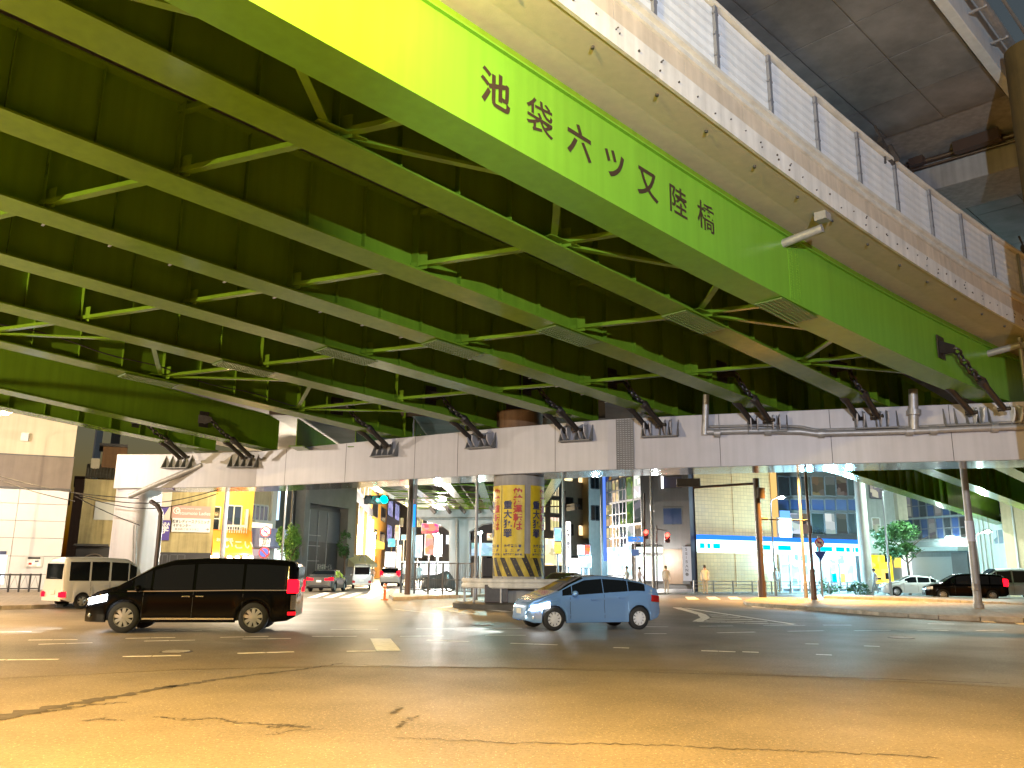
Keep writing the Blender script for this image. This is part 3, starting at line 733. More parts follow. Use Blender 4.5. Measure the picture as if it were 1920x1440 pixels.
# anti-fall restrainers: bracket on the girder, chain, damper, ribbed seat on the beam face
M['chain'] = mat("chain_steel", (0.055, 0.05, 0.05), 0.42, metal=0.6, var=0.3, vscale=6)
def restrain(i, side):
    tf = GT[i]; sc = scap(tf(24)); back = 3.75 if i == 0 else 2.9
    off = .38 if (i == 0 and side > 0) else .05
    s0 = sc - back; t0 = tf(s0); Tn = T * side
    base = BP(s0, t0 + side * off, .95 if i == 0 else .85)
    top = base + Tn * .34 + S * .12 - Vector((0, 0, .1))
    tb = tf(sc) + side * (off + .30)
    low = BP(sc - .34, tb, 0); low.z = capz(tb) - .42
    bk = MB()
    bk.obox(base - S * .5 - Vector((0, 0, .45)) + Tn * .002, S * .62, Tn * .03, Vector((0, 0, .75)))
    bk.prism([base + Tn * .033 - S * .4 + Vector((0, 0, .12)), base + Tn * .033 - S * .4 - Vector((0, 0, .3)), top - Vector((0, 0, .12)), top + Vector((0, 0, .12))], S * .03)
    bk.prism([base + Tn * .033 - S * .1 + Vector((0, 0, .12)), base + Tn * .033 - S * .1 - Vector((0, 0, .3)), top + S * .02 - Vector((0, 0, .12)), top + S * .02 + Vector((0, 0, .12))], S * .03)
    root = bk.build("restrainer", M['chain'], bridge)
    ch = MB(); d = (low - top); L = d.length; u = d.normalized()
    nl = 7; f = .52
    x = u.cross(Vector((0, 0, 1))).normalized(); y = x.cross(u)
    for k in range(nl):
        c = top + u * (L * f * (k + .5) / nl) - Vector((0, 0, .10 * math.sin(math.pi * (k + .5) / nl)))
        ax = x if k % 2 else y
        lr = L * f / nl * .66; rings = []
        for a in range(12):
            th = 2 * math.pi * a / 12; o = u * math.cos(th) * lr + (ax.cross(u)) * math.sin(th) * lr * .62
            dn = o.normalized(); rings.append([c + o + (dn * math.cos(q * math.pi / 2.5) + ax * math.sin(q * math.pi / 2.5)) * .042 for q in range(5)])
        rings.append(rings[0]); ch.loft(rings, cap=False)
    ch.build("chain", M['chain'], root, smooth=60)
    dm = MB(); m_ = top + u * L * f
    dm.tube([m_ - u * .1, m_ + u * .02, m_ + u * .02, m_ + u * .3, m_ + u * .3, low], [.10, .16, .16, .13, .105, .105], 12); dm.tube([low - x * .2, low + x * .2], .07, 10)
    dm.build("damper", M['chain'], root, smooth=40)
    st = MB(); cdir = (cappt(tb + .3, 0, 0) - cappt(tb - .3, 0, 0)).normalized(); nrm = (cappt(tb, -.5, 0) - cappt(tb, 0, 0)).normalized()
    fc = cappt(tb, -.001, 0); fc.z = low.z
    for k in range(2):
        a = fc + cdir * (-.14 + .24 * k)
        st.prism([a + Vector((0, 0, .3)), a - Vector((0, 0, .42)), a - Vector((0, 0, .3)) + nrm * .3, a + nrm * .52 - Vector((0, 0, .1)), a + nrm * .5 + Vector((0, 0, .12))], cdir * .04)
    if i >= 6: return root
    o = st.build("seat_lug", M['panelw'] if i == 0 else M['capw'], root)
    return root
for i in range(9):
    for sd in (1, -1): restrain(i, sd)
# ribbed seats on the beam face, one below each girder
for i in range(9):
    tb = GT[i](24); a = cappt(tb - .62, -.002, capz(tb) - .85); e = cappt(tb + .62, -.002, capz(tb) - .85) - a; nrm = (cappt(tb, -.5, 0) - cappt(tb, 0, 0)).normalized()
    mb = MB(); mb.obox(a, e, nrm * .42, Vector((0, 0, .04)))
    for k in range(5): mb.prism([a + e * k / 4.001 + Vector((0, 0, .041)), a + e * k / 4.001 + Vector((0, 0, .7)), a + e * k / 4.001 + nrm * .38 + Vector((0, 0, .041))], e.normalized() * .035)
    mb.build("girder_seat", M['plate'], pier)
    b = cappt(tb - .35, .5, capz(tb) + .002); e = cappt(tb + .35, .5, capz(tb)) - b; e.z = 0; n2 = -nrm
    MB().obox(b, e, n2 * .8, Vector((0, 0, .095))).build("bearing_block", M['darkstl'], pier)
# guard rail, kerbed island and control box at the foot of the round column
ip = [(cc.x + 2.75 * math.cos(a), cc.y + 2.0 * math.sin(a)) for a in [2 * math.pi * k / 20 for k in range(20)]]
M['darkkerb'] = mat("dark_kerb", (0.07, 0.065, 0.06), 0.7, var=0.4, bump=0.4)
mb = MB(); mb.loft([[Vector((x, y, z)) for x, y in ip] for z in (0, .2)] + [[Vector((cc.x + (x - cc.x) * .95, cc.y + (y - cc.y) * .95, .26)) for x, y in ip]])
tag(mb.build("kerb", M['darkkerb'], smooth=30), kind='structure')
gr = thing("guard_rail", "corrugated steel guard rail wrapped around the foot of the yellow bannered column", "guard rail", (cc.x, cc.y, .26))
mb = MB(); prof = [(0, -.17), (.05, -.13), (.05, -.06), (0, -.01), (0, .01), (.05, .06), (.05, .13), (0, .17), (-.012, .17), (-.012, -.17)]
ring = [(cc.x + 2.35 * math.cos(a), cc.y + 1.65 * math.sin(a), math.cos(a), math.sin(a)) for a in [math.pi + math.pi * k / 20 for k in range(21)]]
mb.loft([[Vector((x + q * nx, y + q * ny, 1.02 + z * 1.15)) for q, z in prof] for x, y, nx, ny in ring])
mb.build("rail", M['edge'], gr, smooth=30)
for k in (0, 4, 8, 12, 16, 20):
    x, y, nx, ny = ring[k]; MB().tube([(x - nx * .09, y - ny * .09, .24), (x - nx * .09, y - ny * .09, 1.28)], .055, 10).build("rail_post", M['galv'], gr, smooth=40)
bx = thing("control_cabinet", "low dark control box under the guard rail at the column's foot", "cabinet", (-.55, 34.55, .26))
MB().box((-.55, 34.55, .62), (.95, .5, .7)).build("housing", M['brown'], bx, bevel=.02); MB().box((-.55, 34.295, .62), (.8, .03, .58)).build("door", M['darkstl'], bx, bevel=.008)
# ------------------------------------------------------------------ elevated expressway crossing above
M['exps'] = tiled("soffit_panel", (0.085, 0.082, 0.078), (0.03, 0.03, 0.03), 2.4, 1.8, 0.75, 0.012, 0.0, 0.2, vertical=False)
M['expc'] = mat("expressway_concrete", (0.28, 0.28, 0.28), 0.75, streak=0.35, vscale=0.6, bump=0.2)
M['expw'] = mat("pale_fascia", (0.62, 0.66, 0.68), 0.55, streak=0.15)
M['dirty'] = mat("dirty_column", (0.10, 0.07, 0.018), 0.8, streak=0.5, vscale=1.5, bump=0.3)
def XP(s, t, z): v = S * s + T * t; return Vector((v.x, v.y, z))
ex = thing("expressway", "dark panelled underside of a high expressway above the white parapet", "expressway", tuple(XP(30, -14, 17)))
mb = MB(); mb.box8([XP(-12, -6.25, 17.2), XP(90, -6.25, 17.2), XP(90, -24, 17.2), XP(-12, -24, 17.2), XP(-12, -6.25, 18), XP(90, -6.25, 18), XP(90, -24, 18), XP(-12, -24, 18)])
dk = mb.build("deck", M['expc'], ex)
fa, fb = MB(), MB()
for a in range(-8, 52, 2):
    for b in range(9):
        s0, t0 = a * 1.2 + .02, -6.3 - b * 1.95 - .02
        if s0 < 31 <= s0 + 2.5 or 31 < s0 < 34: continue
        mb = fa if s0 < 31 else fb
        dz = random.uniform(0, .02)
        mb.box8([XP(s0, t0, 17.14 + dz), XP(s0 + 2.36, t0, 17.14 + dz), XP(s0 + 2.36, t0 - 1.91, 17.14 + dz), XP(s0, t0 - 1.91, 17.14 + dz), XP(s0, t0, 17.198), XP(s0 + 2.36, t0, 17.198), XP(s0 + 2.36, t0 - 1.91, 17.198), XP(s0, t0 - 1.91, 17.198)])
for mb in (fa, fb): mb.build("soffit_panel", mat("soffit_sheet", (0.20, 0.195, 0.19), 0.7, var=0.45, vscale=0.45), dk)
mb = MB(); mb.obox(XP(-12, -6.24, 17.0), S * 47, T * .30, Vector((0, 0, 1.6))); mb.build("fascia", M['expw'], ex, bevel=.03)
mb = MB(); mb.tube([XP(5, -5.55, 17.65), XP(36, -5.55, 17.65)], .13, 12); mb.tube([XP(5, -5.25, 18.2), XP(36, -5.25, 18.2)], .05, 8)
for k in range(16): mb.obox(XP(6 + 2 * k, -5.93, 17.5), S * .06, T * .5, Vector((0, 0, .06)))
mb.build("drain_pipe", M['galv'], ex, smooth=40)
cbm = thing("crossbeam", "grey concrete crossbeam carrying the expressway deck overhead", "crossbeam", tuple(XP(32, -10, 16)))
mb = MB(); mb.box8([XP(30.9, -26, 15.8), XP(31.6, -4, 15.8), XP(34.2, -4, 15.8), XP(33.5, -26, 15.8), XP(30.9, -26, 17.12), XP(31.6, -4, 17.12), XP(34.2, -4, 17.12), XP(33.5, -26, 17.12)])
mb.build("beam", M['expc'], cbm, bevel=.05)
mb = MB(); mb.tube([XP(31.0, -11.4, 16.92), XP(31.4, -6, 16.92)], .09, 10); mb.tube([XP(31.0, -11.4, 16.7), XP(31.4, -6, 16.7)], .05, 8)
mb.obox(XP(30.6, -8.6, 16.65), S * .35, T * 1.5, Vector((0, 0, .42))); mb.obox(XP(30.7, -10.2, 16.72), S * .3, T * .5, Vector((0, 0, .3)))
mb.build("pipe_and_box", M['brown'], cbm)
ec = A(1926, 150, 22.0)
xc = thing("expressway_column", "dirty ochre concrete column rising past the expressway at the picture's edge", "column", (ec.x + .25, 22, 0))
MB().tube([(ec.x + .25, 22, 0), (ec.x + .25, 22, 17.1)], .72, 32).build("shaft", M['dirty'], xc, smooth=40)

# ------------------------------------------------------------------ street lamps
M['lampgrey'] = mat("lamp_grey", (0.25, 0.25, 0.26), 0.4, metal=0.3)
GLOW = {'sod': emit("sodium_lens", (1, .6, .2), 60, False), 'led': emit("led_lens", (.8, .93, 1), 60, False), 'cool': emit("mercury_lens", (.75, 1, .95), 40, False)}
def street_lamp(label, base, head, col, power, lens='sod', r=0.09, group=None, poledia=None, spot=None, m=None):
    base, head = Vector(base), Vector(head)
    t = thing("street_lamp", label, "street lamp", tuple(base), group=group)
    top = Vector((base.x, base.y, head.z - .25)); d = head - top; d.z = 0
    m = m or M['lampgrey']
    mb = MB()
    mb.tube([base, base + Vector((0, 0, 1.0)), base + Vector((0, 0, 1.02)), top], [r * 1.35, r * 1.35, r, r * .7], 12)
    mb.build("pole", m, t, smooth=40)
    hd = d.normalized() if d.length > .01 else Vector((0, -1, 0))
    if d.length > .3:
        MB().tube([top - Vector((0, 0, .1)), top + d * .15 + Vector((0, 0, .14)), top + d * .5 + Vector((0, 0, .24)), head - hd * .25], r * .5, 8).build("arm", m, t, smooth=40)
    hb = MB(); n = Vector((-hd.y, hd.x, 0))
    hb.loft([[head + hd * a + n * w * c + Vector((0, 0, .06 + hgt * s_)) for c, s_ in ((-1, 0), (-.7, 1), (.7, 1), (1, 0))] for a, w, hgt in ((-.34, .08, .06), (-.2, .15, .12), (.15, .16, .12), (.34, .09, .05))])
    hb.build("lamp_head", m, t, smooth=50)
    lb = MB(); lb.sphere(head + Vector((0, 0, .05)), .26, 12, 8, (.8, .8, .45)); lb.build("lens", GLOW[lens], t, smooth=80)
    p = head - Vector((0, 0, .16))
    if spot: light("lamp_light", 'SPOT', p, col, power, t, .12, spot)
    else: light("lamp_light", 'POINT', p, col, power, t, .12)
    return t
h = A(9, 776, 40.0)
street_lamp("sodium street lamp glowing against the cream wall at the left edge", (h.x - 2.2, 40.3, 0), h, (1, .7, .34), 1500)
street_lamp("tall sodium lamp standing beside the overpass near the viewer", (-4.6, 1.2, 0), (-1.3, 7.6, 10.5), (1, .72, .2), 3200, r=.11)
street_lamp("tall sodium lamp on the near kerb behind the viewer's left shoulder", (-15, -3, 0), (-9.5, 3, 10.5), (1, .52, .11), 28000, r=.11, spot=(125, .7))
street_lamp("tall sodium lamp on the near kerb behind the viewer", (9, -7, 0), (4, 0.5, 10.5), (1, .52, .11), 25000, r=.11, spot=(125, .7))
fl_ = street_lamp("white floodlight added behind the viewer to brighten the overpass", (5, -8, 0), (3, -4.5, 6.8), (.76, .86, 1), 15500, 'led', r=.11, spot=(56, .5))  # floodlight added to brighten the pier beam and the name girder
for o_ in fl_.children:
    if o_.type == 'LIGHT': o_.rotation_euler = (Vector((7, 26, 11.0)) - Vector((3, -4.5, 6.6))).to_track_quat('-Z', 'Y').to_euler()
street_lamp("unseen white lamp added out past the panelled building to light the left side", (-33, 33, 0), (-30, 33.5, 8), (1, .87, .75), 7000, 'led', r=.1)  # out-of-view lamp added to brighten the left buildings and beam end
street_lamp("low warm white fill lamp added on the near left kerb", (-27, 6, 0), (-24, 9, 6.5), (1, .8, .5), 15000, 'led', r=.1)  # added fill light for the left girders and the small van
street_lamp("unseen sodium lamp added out past the tall grey pole to warm the road", (29, 18, 0), (25.5, 18, 10), (1, .5, .1), 20000, r=.1, spot=(140, .6))  # added out of view to warm the middle of the road
street_lamp("unseen sodium lamp added out to the left of the black minivan to warm the road", (-23, 19, 0), (-20, 20, 7.4), SOD, 16000, r=.1, spot=(140, .6))  # second added lamp for the middle road, on the left
# ------------------------------------------------------------------ buildings: each measured on its own facade plane
class Fac:
    def __init__(s, p0, p1):
        s.p0, s.p1 = Vector((p0[0], p0[1], 0)), Vector((p1[0], p1[1], 0)); s.u = (s.p1 - s.p0).normalized(); s.n = Vector((s.u.y, -s.u.x, 0))
        if s.n.dot(CAM - s.p0) < 0: s.n = -s.n
        s.L = (s.p1 - s.p0).length
    def at(s, x, y):
        q = onplane(x, y, s.p0, s.n); return (q - s.p0).dot(s.u), q.z
    def W(s, u, z, d=0.0):
        p = s.p0 + s.u * u
        if d < -2:      # party walls run back along the plot lines, not square to the street
            q = Vector((p.x, p.y, 0)).normalized(); return p + q * (-d / max(.3, abs(q.dot(s.n)))) + Vector((0, 0, z))
        return p + Vector((0, 0, z)) + s.n * d
    def rc(s, r):
        x0, y0, x1, y1 = r; u0, z1 = s.at(x0, (y0 + y1) / 2)[0], s.at((x0 + x1) / 2, y0)[1]; u1, z0 = s.at(x1, (y0 + y1) / 2)[0], s.at((x0 + x1) / 2, y1)[1]
        return min(u0, u1), max(0.02, z0), max(u0, u1), z1
    def bx(s, mb, uz, d0, d1):
        u0, z0, u1, z1 = uz
        return mb.box8([s.W(u0, z0, d0), s.W(u1, z0, d0), s.W(u1, z0, d1), s.W(u0, z0, d1), s.W(u0, z1, d0), s.W(u1, z1, d0), s.W(u1, z1, d1), s.W(u0, z1, d1)])
    def block(s, name, m, par, uz, d0, d1, bevel=0.0): mb = MB(); s.bx(mb, uz, d0, d1); return mb.build(name, m, par, bevel=bevel)
    def px(s, name, m, par, r, d0=.003, d1=.06, bevel=0.0): return s.block(name, m, par, s.rc(r), d0, d1, bevel)
    def window(s, par, uz, pane, frame, nx=2, ny=1, fw=.06, name="window", sill=None):
        u0, z0, u1, z1 = uz; mb = MB()
        for k in range(nx + 1): c = u0 + (u1 - u0) * k / nx; s.bx(mb, (c - fw / 2, z0, c + fw / 2, z1), .004, .05)
        for k in range(ny + 1):
            c = z0 + (z1 - z0) * k / ny
            for j in range(nx): s.bx(mb, (u0 + (u1 - u0) * j / nx + fw / 2 + .001, c - fw / 2, u0 + (u1 - u0) * (j + 1) / nx - fw / 2 - .001, c + fw / 2), .004, .05)
        if sill: s.bx(mb, (u0 - .1, z0 - .1, u1 + .1, z0 - fw / 2 - .001), .004, .12)
        w = mb.build(name, frame, par)
        p = MB(); s.bx(p, (u0, z0, u1, z1), .002, .02); p.build("pane", pane, w)
        return w
    def txt(s, par, body, x, y, size, m, d=.07, bold=0.0, spacing=1.0, line=1.0, sx=1.0, name="lettering"):
        u, z = s.at(x, y)
        return text(body, size, s.W(u, z, d), s.u if s.u.x > 0 else -s.u, (0, 0, 1), m, par, bold=bold, spacing=spacing, line=line, sx=sx, name=name)
def px2m(Y, n): return n * Y / 1578.0
def building(name, label, x0, Y0, x1, Y1, ztop, depth, wallm, cat="building", roof=True):
    f = Fac(FP(x0, Y0), FP(x1, Y1)); c = (f.p0 + f.p1) / 2 - f.n * depth / 2
    t = thing(name, label, cat, tuple(c))
    w = f.block("wall", wallm, t, (0, 0, f.L, ztop), -depth, 0)
    if roof: f.block("roof", M['slab'], t, (-.12, ztop + .002, f.L + .12, ztop + .35), -depth - .1, .12)
    return f, t, w
lit = {}
M['glass'] = mat("dark_glass", (0.015, 0.018, 0.022), 0.06, spec=0.8)
M['glassb'] = mat("blue_glass", (0.02, 0.035, 0.09), 0.08, spec=0.9)
M['frame'] = mat("white_frame", (0.5, 0.5, 0.48), 0.45)
M['dframe'] = mat("dark_frame", (0.06, 0.06, 0.065), 0.4)
ww = lambda n, c, s, sc=1.0, lo=.3: emit_room(n, c, s, sc, lo)
E_WARM = ww("warm_room", (1, .72, .35), 1.6, .8); E_YEL = ww("yellow_room", (1, .82, .42), 2.2, .7); E_WHITE = ww("white_room", (.9, .97, 1), 3.2, .7); E_BLUE = ww("blue_room", (.45, .75, 1), 2.0, .9)
E_DIM = ww("dim_room", (.6, .7, .7), .22, .6); E_TEAL = ww("teal_room", (.5, .9, 1), 1.0, .8)

# --- cream and white panelled building at the left
M['cream'] = mat("cream_wall", (0.52, 0.44, 0.32), 0.6, streak=0.15, vscale=.6)
M['wpanel'] = mat("white_panel", (0.60, 0.58, 0.58), 0.4, var=0.08, vscale=.5)
M['bband'] = mat("brown_band", (0.15, 0.115, 0.09), 0.55, streak=0.2)
c1 = FP(111, 50.0); c0 = c1 - Vector((.93, .37, 0)).normalized() * 13
f = Fac(c0, c1); t = thing("panel_building", "cream and white panelled corner building with a brown band at the far left", "building", tuple((c0 + c1) / 2))
f.block("wall", M['cream'], t, (0, 8.0, f.L, 14), -14, 0); f.block("brown_band", M['bband'], t, (0, 6.06, f.L + .05, 7.998), -14.02, .05); f.block("ledge", M['darkstl'], t, (0, 5.95, f.L + .12, 6.058), -14.1, .14)
f.block("ledge", M['darkstl'], t, (0, 7.93, f.L + .07, 8.0), .051, .10)
mb = MB()
us = [f.L - 2.6 * k for k in range(6)]; zz = [0.02, 1.0, 2.05, 3.1, 4.1, 5.1, 5.945]
for i in range(5):
    for a, b in zip(zz, zz[1:]): f.bx(mb, (max(0, us[i + 1] + .012), a + .012, us[i] - .012, b - .012), -.2, 0)
f.block("backing", M['darkstl'], t, (0, 0, f.L - .02, 5.945), -13.9, -.21); mb.build("cladding_panel", M['wpanel'], t)
f.px("vent_box", M['galv'], t, (41, 813, 55, 828), .003, .35)
nd = f.px("deposit_box", M['frame'], t, (47, 1043, 81, 1064), .003, .08); f.px("slot_panel", M['white'], nd, (51, 1049, 77, 1062), .081, .10); f.px("slot", M['black'], nd, (53, 1044.5, 76, 1048), .081, .11); f.px("red_mark", M['redtxt'], nd, (54, 1055, 60, 1059), .101, .105); f.px("blue_mark", M['navy'], nd, (66, 1051, 73, 1053.5), .101, .105)
f.px("doorway", emit("door_light", (.85, .9, 1), 1.3), t, (-40, 1040, 10, 1096), .003, .02); f.px("door_sign", M['navy'], t, (-40, 1033, 12, 1039), .02, .1)
fl = thing("low_fence", "low dark railing fence along the pavement before the panelled building", "fence", tuple(FP(30, 44)))
ff = Fac(FP(-60, 43.2), FP(78, 45.5)); mb = MB()
for k in range(8): ff.bx(mb, (ff.L * k / 7 - .04, .15, ff.L * k / 7 + .04, 1.1), -.04, .04)
mb.build("fence_post", M['darkstl'], fl); mb = MB(); ff.bx(mb, (0, 1.0, ff.L, 1.08), .041, .07); ff.bx(mb, (0, .3, ff.L, .36), .041, .07); mb.build("fence_rail", M['darkstl'], fl)
mb = MB()
for k in range(7):
    a, b = ff.L * k / 7 + .06, ff.L * (k + 1) / 7 - .06; mb.bar(ff.W(a, .38, 0), ff.W((a + b) / 2, .98, 0), .025, .025); mb.bar(ff.W((a + b) / 2, .98, 0), ff.W(b, .38, 0), .025, .025)
mb.build("fence_brace", M['galv'], fl)
# --- dark tower behind
f, t, w = building("dark_tower", "unlit slate grey tower with one pale blue edge, rising behind the left houses", 179, 84, 197, 86, 24, 3, mat("tower_wall", (0.10, 0.105, 0.12), .6, var=.15), roof=False)
f.px("corner_strip", mat("blue_strip", (0.3, 0.4, 0.55), .5), t, (180, 700, 192, 900), .003, .15)
# --- old house with clinic sign
M['oldwall'] = mat("old_render", (0.40, 0.32, 0.15), 0.8, streak=0.45, vscale=.8, bump=.2)
f, t, w = building("old_house", "shabby ochre rendered house with a corrugated roof behind the left column", 139, 55, 393, 58.5, 7.2, 9, M['oldwall'], cat="house", roof=False)
ohf, oht = f, t
mb = MB()
for k in range(44):
    u = f.L * k / 44; mb.loft([[f.W(u, 7.2, .5), f.W(u + f.L / 88, 7.26, .5), f.W(u + f.L / 44, 7.2, .5)], [f.W(u, 8.6, -4), f.W(u + f.L / 88, 8.66, -4), f.W(u + f.L / 44, 8.6, -4)]], closed=False, cap=False)
mb.build("roof", mat("corrugated_roof", (0.12, 0.11, 0.08), .6, var=.4), t)
f.px("blank_board", M['frame'], t, (177, 941, 214, 975)); f.px("shadow_band", M['darkstl'], t, (139, 1020, 204, 1024), .003, .5); f.px("shopfront", M['black'], t, (139, 1024, 204, 1100), .003, .03)
mb = MB(); u, z = f.at(175, 1052); mb.torus(f.W(u, z - .3, .12), f.n, .75, .05, 24, 6, side=(0, 0, 1)); mb.build("arched_sign", M['bband'], t)
f.px("shopfront", M['black'], t, (292, 1036, 393, 1100), .003, .03)
for r in ((294, 1040, 313, 1069), (318, 1040, 346, 1062)): f.window(t, f.rc(r), E_BLUE, M['dframe'], 2, 1)
sg = thing("clinic_sign", "white and dusty pink clinic board with an arrow, on the ochre house", "sign", tuple(f.W(f.L * .8, 4, .1)))
M['pink'] = mat("dusty_pink", (0.42, 0.25, 0.2), .5); M['signw'] = mat("sign_white", (0.68, 0.66, 0.62), .45)
f.px("upper_panel", M['pink'], sg, (322, 949, 394, 972), .06, .22); f.px("lower_panel", M['signw'], sg, (322, 972.3, 394, 998), .06, .22)
f.txt(sg, "Matsumoto Ladies", 362, 963, .34, M['signw'], .23, sx=.9); f.txt(sg, "MATSUMOTO CLINIC", 358, 954.5, .14, M['signw'], .23)
f.txt(sg, "松本レディースクリニック", 358, 979, .26, M['black'], .23, bold=.006, sx=.78); f.txt(sg, "不妊センター", 341, 986, .23, M['black'], .23, bold=.005, sx=.85); f.txt(sg, "東池袋2丁目 すぐそこ", 350, 993, .16, M['black'], .23); f.txt(sg, "→", 388, 993, .26, M['black'], .23, bold=.006)
u, z = f.at(331, 958); mb = MB(); mb.torus(f.W(u, z, .228), f.n, .2, .035, 16, 5, side=(0, 0, 1)); mb.torus(f.W(u + .06, z, .229), f.n, .1, .04, 12, 5, side=(0, 0, 1)); mb.build("emblem", M['signw'], sg)
un = thing("university_sign", "purple university board beside the left column", "sign", tuple(f.W(f.L * .65, 4, .1)))
M['purple'] = mat("purple_board", (0.06, 0.035, 0.22), .45); M['paleboard'] = mat("pale_board", (0.55, 0.47, 0.38), .6)
f.px("backing", M['paleboard'], un, (287, 915, 321, 975), .05, .2); f.px("board", M['purple'], un, (284, 975.5, 318, 1013), .05, .21); f.txt(un, "OHARA", 303, 983, .3, M['signw'], .22, bold=.006); f.txt(un, "大学", 300, 994, .55, M['signw'], .22, bold=.012)
u, z = f.at(308, 958); mb = MB(); mb.prism([f.W(u - .3, z + .28, .205), f.W(u + .3, z + .28, .205), f.W(u, z - .32, .205)], f.n * .02); mb.build("triangle_mark", M['purple'], un)
ub = thing("wooden_loft", "brown timber loft room with a lit pale box standing on the old house's roof", "rooftop room", tuple(f.W(3, 7.3, -3)))
f2 = Fac(f.W(0, 0, -3), f.W(f.L, 0, -3)); mb = MB(); f2.bx(mb, f2.rc((190, 838, 236, 903)), -3, 0); mb.build("wall", mat("brown_boards", (0.16, 0.075, 0.025), .7, streak=.4), ub); f2.px("roof", M['darkstl'], ub, (187, 833, 240, 838), -3.2, .3)
f2.px("pale_box", M['cream'], ub, (170, 861, 186, 894), -.6, .5)
# --- yellow corner eatery
M['ywall'] = mat("yellow_wall", (0.62, 0.42, 0.06), .65, streak=.25)
f, t, w = building("yellow_eatery", "bright yellow eatery with an orange awning and a row of bulbs", 393, 60, 466, 61.5, 9.5, 9, M['ywall'], cat="restaurant")
f.block("base_wall", M['brown'], t, (.02, .0, f.L - .02, 2.3), .003, .06)
f.window(t, f.rc((423, 948, 452, 994)), E_DIM, M['frame'], 2, 1, .09, sill=1); f.window(t, f.rc((396, 950, 412, 995)), M['glass'], M['frame'], 1, 2, .09)
mb = MB(); f.bx(mb, f.rc((420, 985, 456, 988)), .2, .9)
for k in range(9): u0, z0, u1, z1 = f.rc((420, 985, 456, 1000)); f.bx(mb, (u0 + (u1 - u0) * k / 8 - .02, z0, u0 + (u1 - u0) * k / 8 + .02, z1), .86, .9)
mb.build("balcony_rail", M['frame'], t); f.px("shutter_box", M['frame'], t, (458, 955, 463, 990), .01, .3)
M['orange'] = mat("orange_awning", (0.75, 0.22, 0.01), .55)
u0, z0, u1, z1 = f.rc((390, 996, 469, 1041)); mb = MB(); mb.loft([[f.W(u, z1 + .1, .01), f.W(u, z1, .55), f.W(u, z0 + .15, 1.1), f.W(u, z0, 1.1), f.W(u, z0, .01)] for u in (u0 + .1, u1 - .1)]); aw = mb.build("awning", M['orange'], t)
zz_ = (z0 + z1) / 2 - .15
text("いこい", .72, f.W(u0 + 1.9, zz_, .98), f.u, (f.n * -.45 + Vector((0, 0, 1))), M['signw'], aw, bold=.015)
text("お食事処", .3, f.W(u0 + .95, zz_ + .35, .8), f.u, (f.n * -.45 + Vector((0, 0, 1))), M['signw'], aw, bold=.005)
BULB = emit("warm_bulb", (1, .78, .42), 18, False)
for k, x in enumerate((388, 396, 402, 423, 438, 452, 463)):
    u, z = f.at(x, 1046); b = MB(); b.sphere(f.W(u, z, 1.0), .17, 10, 6); b.build("bulb", BULB, t, smooth=80)
for x in (400, 452): u, z = f.at(x, 1046); light("bulb_light", 'POINT', f.W(u, z, 1.35), (1, .72, .36), 700, t, .15)
u, z = f.at(430, 925); light("bulb_light", 'POINT', f.W(u, z + .6, 2.2), (1, .78, .3), 600, t, .15)
# --- beige flats with a lit fascia
f, t, w = building("beige_flats", "narrow beige block with a row of windows over a white lit fascia", 464, 63, 511, 66, 13, 9, mat("beige_wall", (0.45, 0.36, 0.22), .65, streak=.2))
f.window(t, f.rc((470, 947, 502, 976)), E_DIM, M['frame'], 4, 1, .12); f.px("lit_fascia", emit("fascia_light", (1, .9, .68), 1.5), t, (465, 981, 505, 998), .003, .25)
rb_ = f.px("balcony", M['frame'], t, (467, 976, 505, 981), .003, .5)
f.px("shopfront", ww("pink_room", (.9, .65, .6), .7), t, (466, 1030, 510, 1100), .003, .05); f.px("pier_strip", M['frame'], t, (503, 900, 511, 1100), .003, .2)
kb = thing("blue_shop_canopy", "lilac rounded canopy box with a white arrow under the beige block", "canopy", tuple(f.W(1.5, 4, .8)))
M['lilac'] = mat("lilac_panel", (0.3, 0.32, 0.62), .4); f.px("box", M['lilac'], kb, (461, 991, 518, 1028), .26, 1.3, .12); u, z = f.at(502, 1018)
f.px("arrow_panel", M['navy'], kb, (497, 1013, 508, 1024), 1.301, 1.33); text("→", .5, f.W(u, z, 1.34), f.u, (0, 0, 1), M['signw'], kb, bold=.02)
# --- dark stone portal building
M['stone'] = mat("grey_stone", (0.17, 0.165, 0.16), .45, var=.2, vscale=.6, spec=.5)
M['darkst'] = mat("dark_stone", (0.045, 0.047, 0.05), .3, var=.2, vscale=.7)
f, t, w = building("stone_portal_building", "tall grey stone building with a huge dark recessed portal", 509, 68, 646, 80, 16, 12, M['darkst'])
u0, z0, u1, z1 = f.rc((560, 948, 634, 1085)); z0 = 0
mb = MB(); f.bx(mb, (f.at(551, 1000)[0], 0, u0, 16), .0, .9); f.bx(mb, (u1, 0, f.L, 16), .0, .9); f.bx(mb, (u0, z1, u1, 16), .0, .9); mb.build("portal_frame", M['stone'], t)
mb = MB(); f.bx(mb, (u0 + (u1 - u0) * .1, 0, u0 + (u1 - u0) * .1 + .25, z1 - .5), .003, .4); mb.build("portal_column", M['galv'], t)
f.block("upper_wall", mat("slate_panel", (.09, .10, .12), .35), t, (u0 + 1.2, z1 - 3.2, u1 - .1, z1 - .4), .003, .15)
mb = MB()
for k in range(3): f.bx(mb, (u0 + 1.1 + 1.7 * k, 0, u0 + 1.14 + 1.7 * k, z1 - .5), .16, .22)
for z in (2.1, 3.4, 4.3): f.bx(mb, (u0 + 1.1, z, u0 + 3.2, z + .05), .221, .28)
mb.build("door_frame", M['galv'], t); f.txt(t, "東池袋第一ビル", 603, 1064, .55, M['signw'], .3, sx=.7)
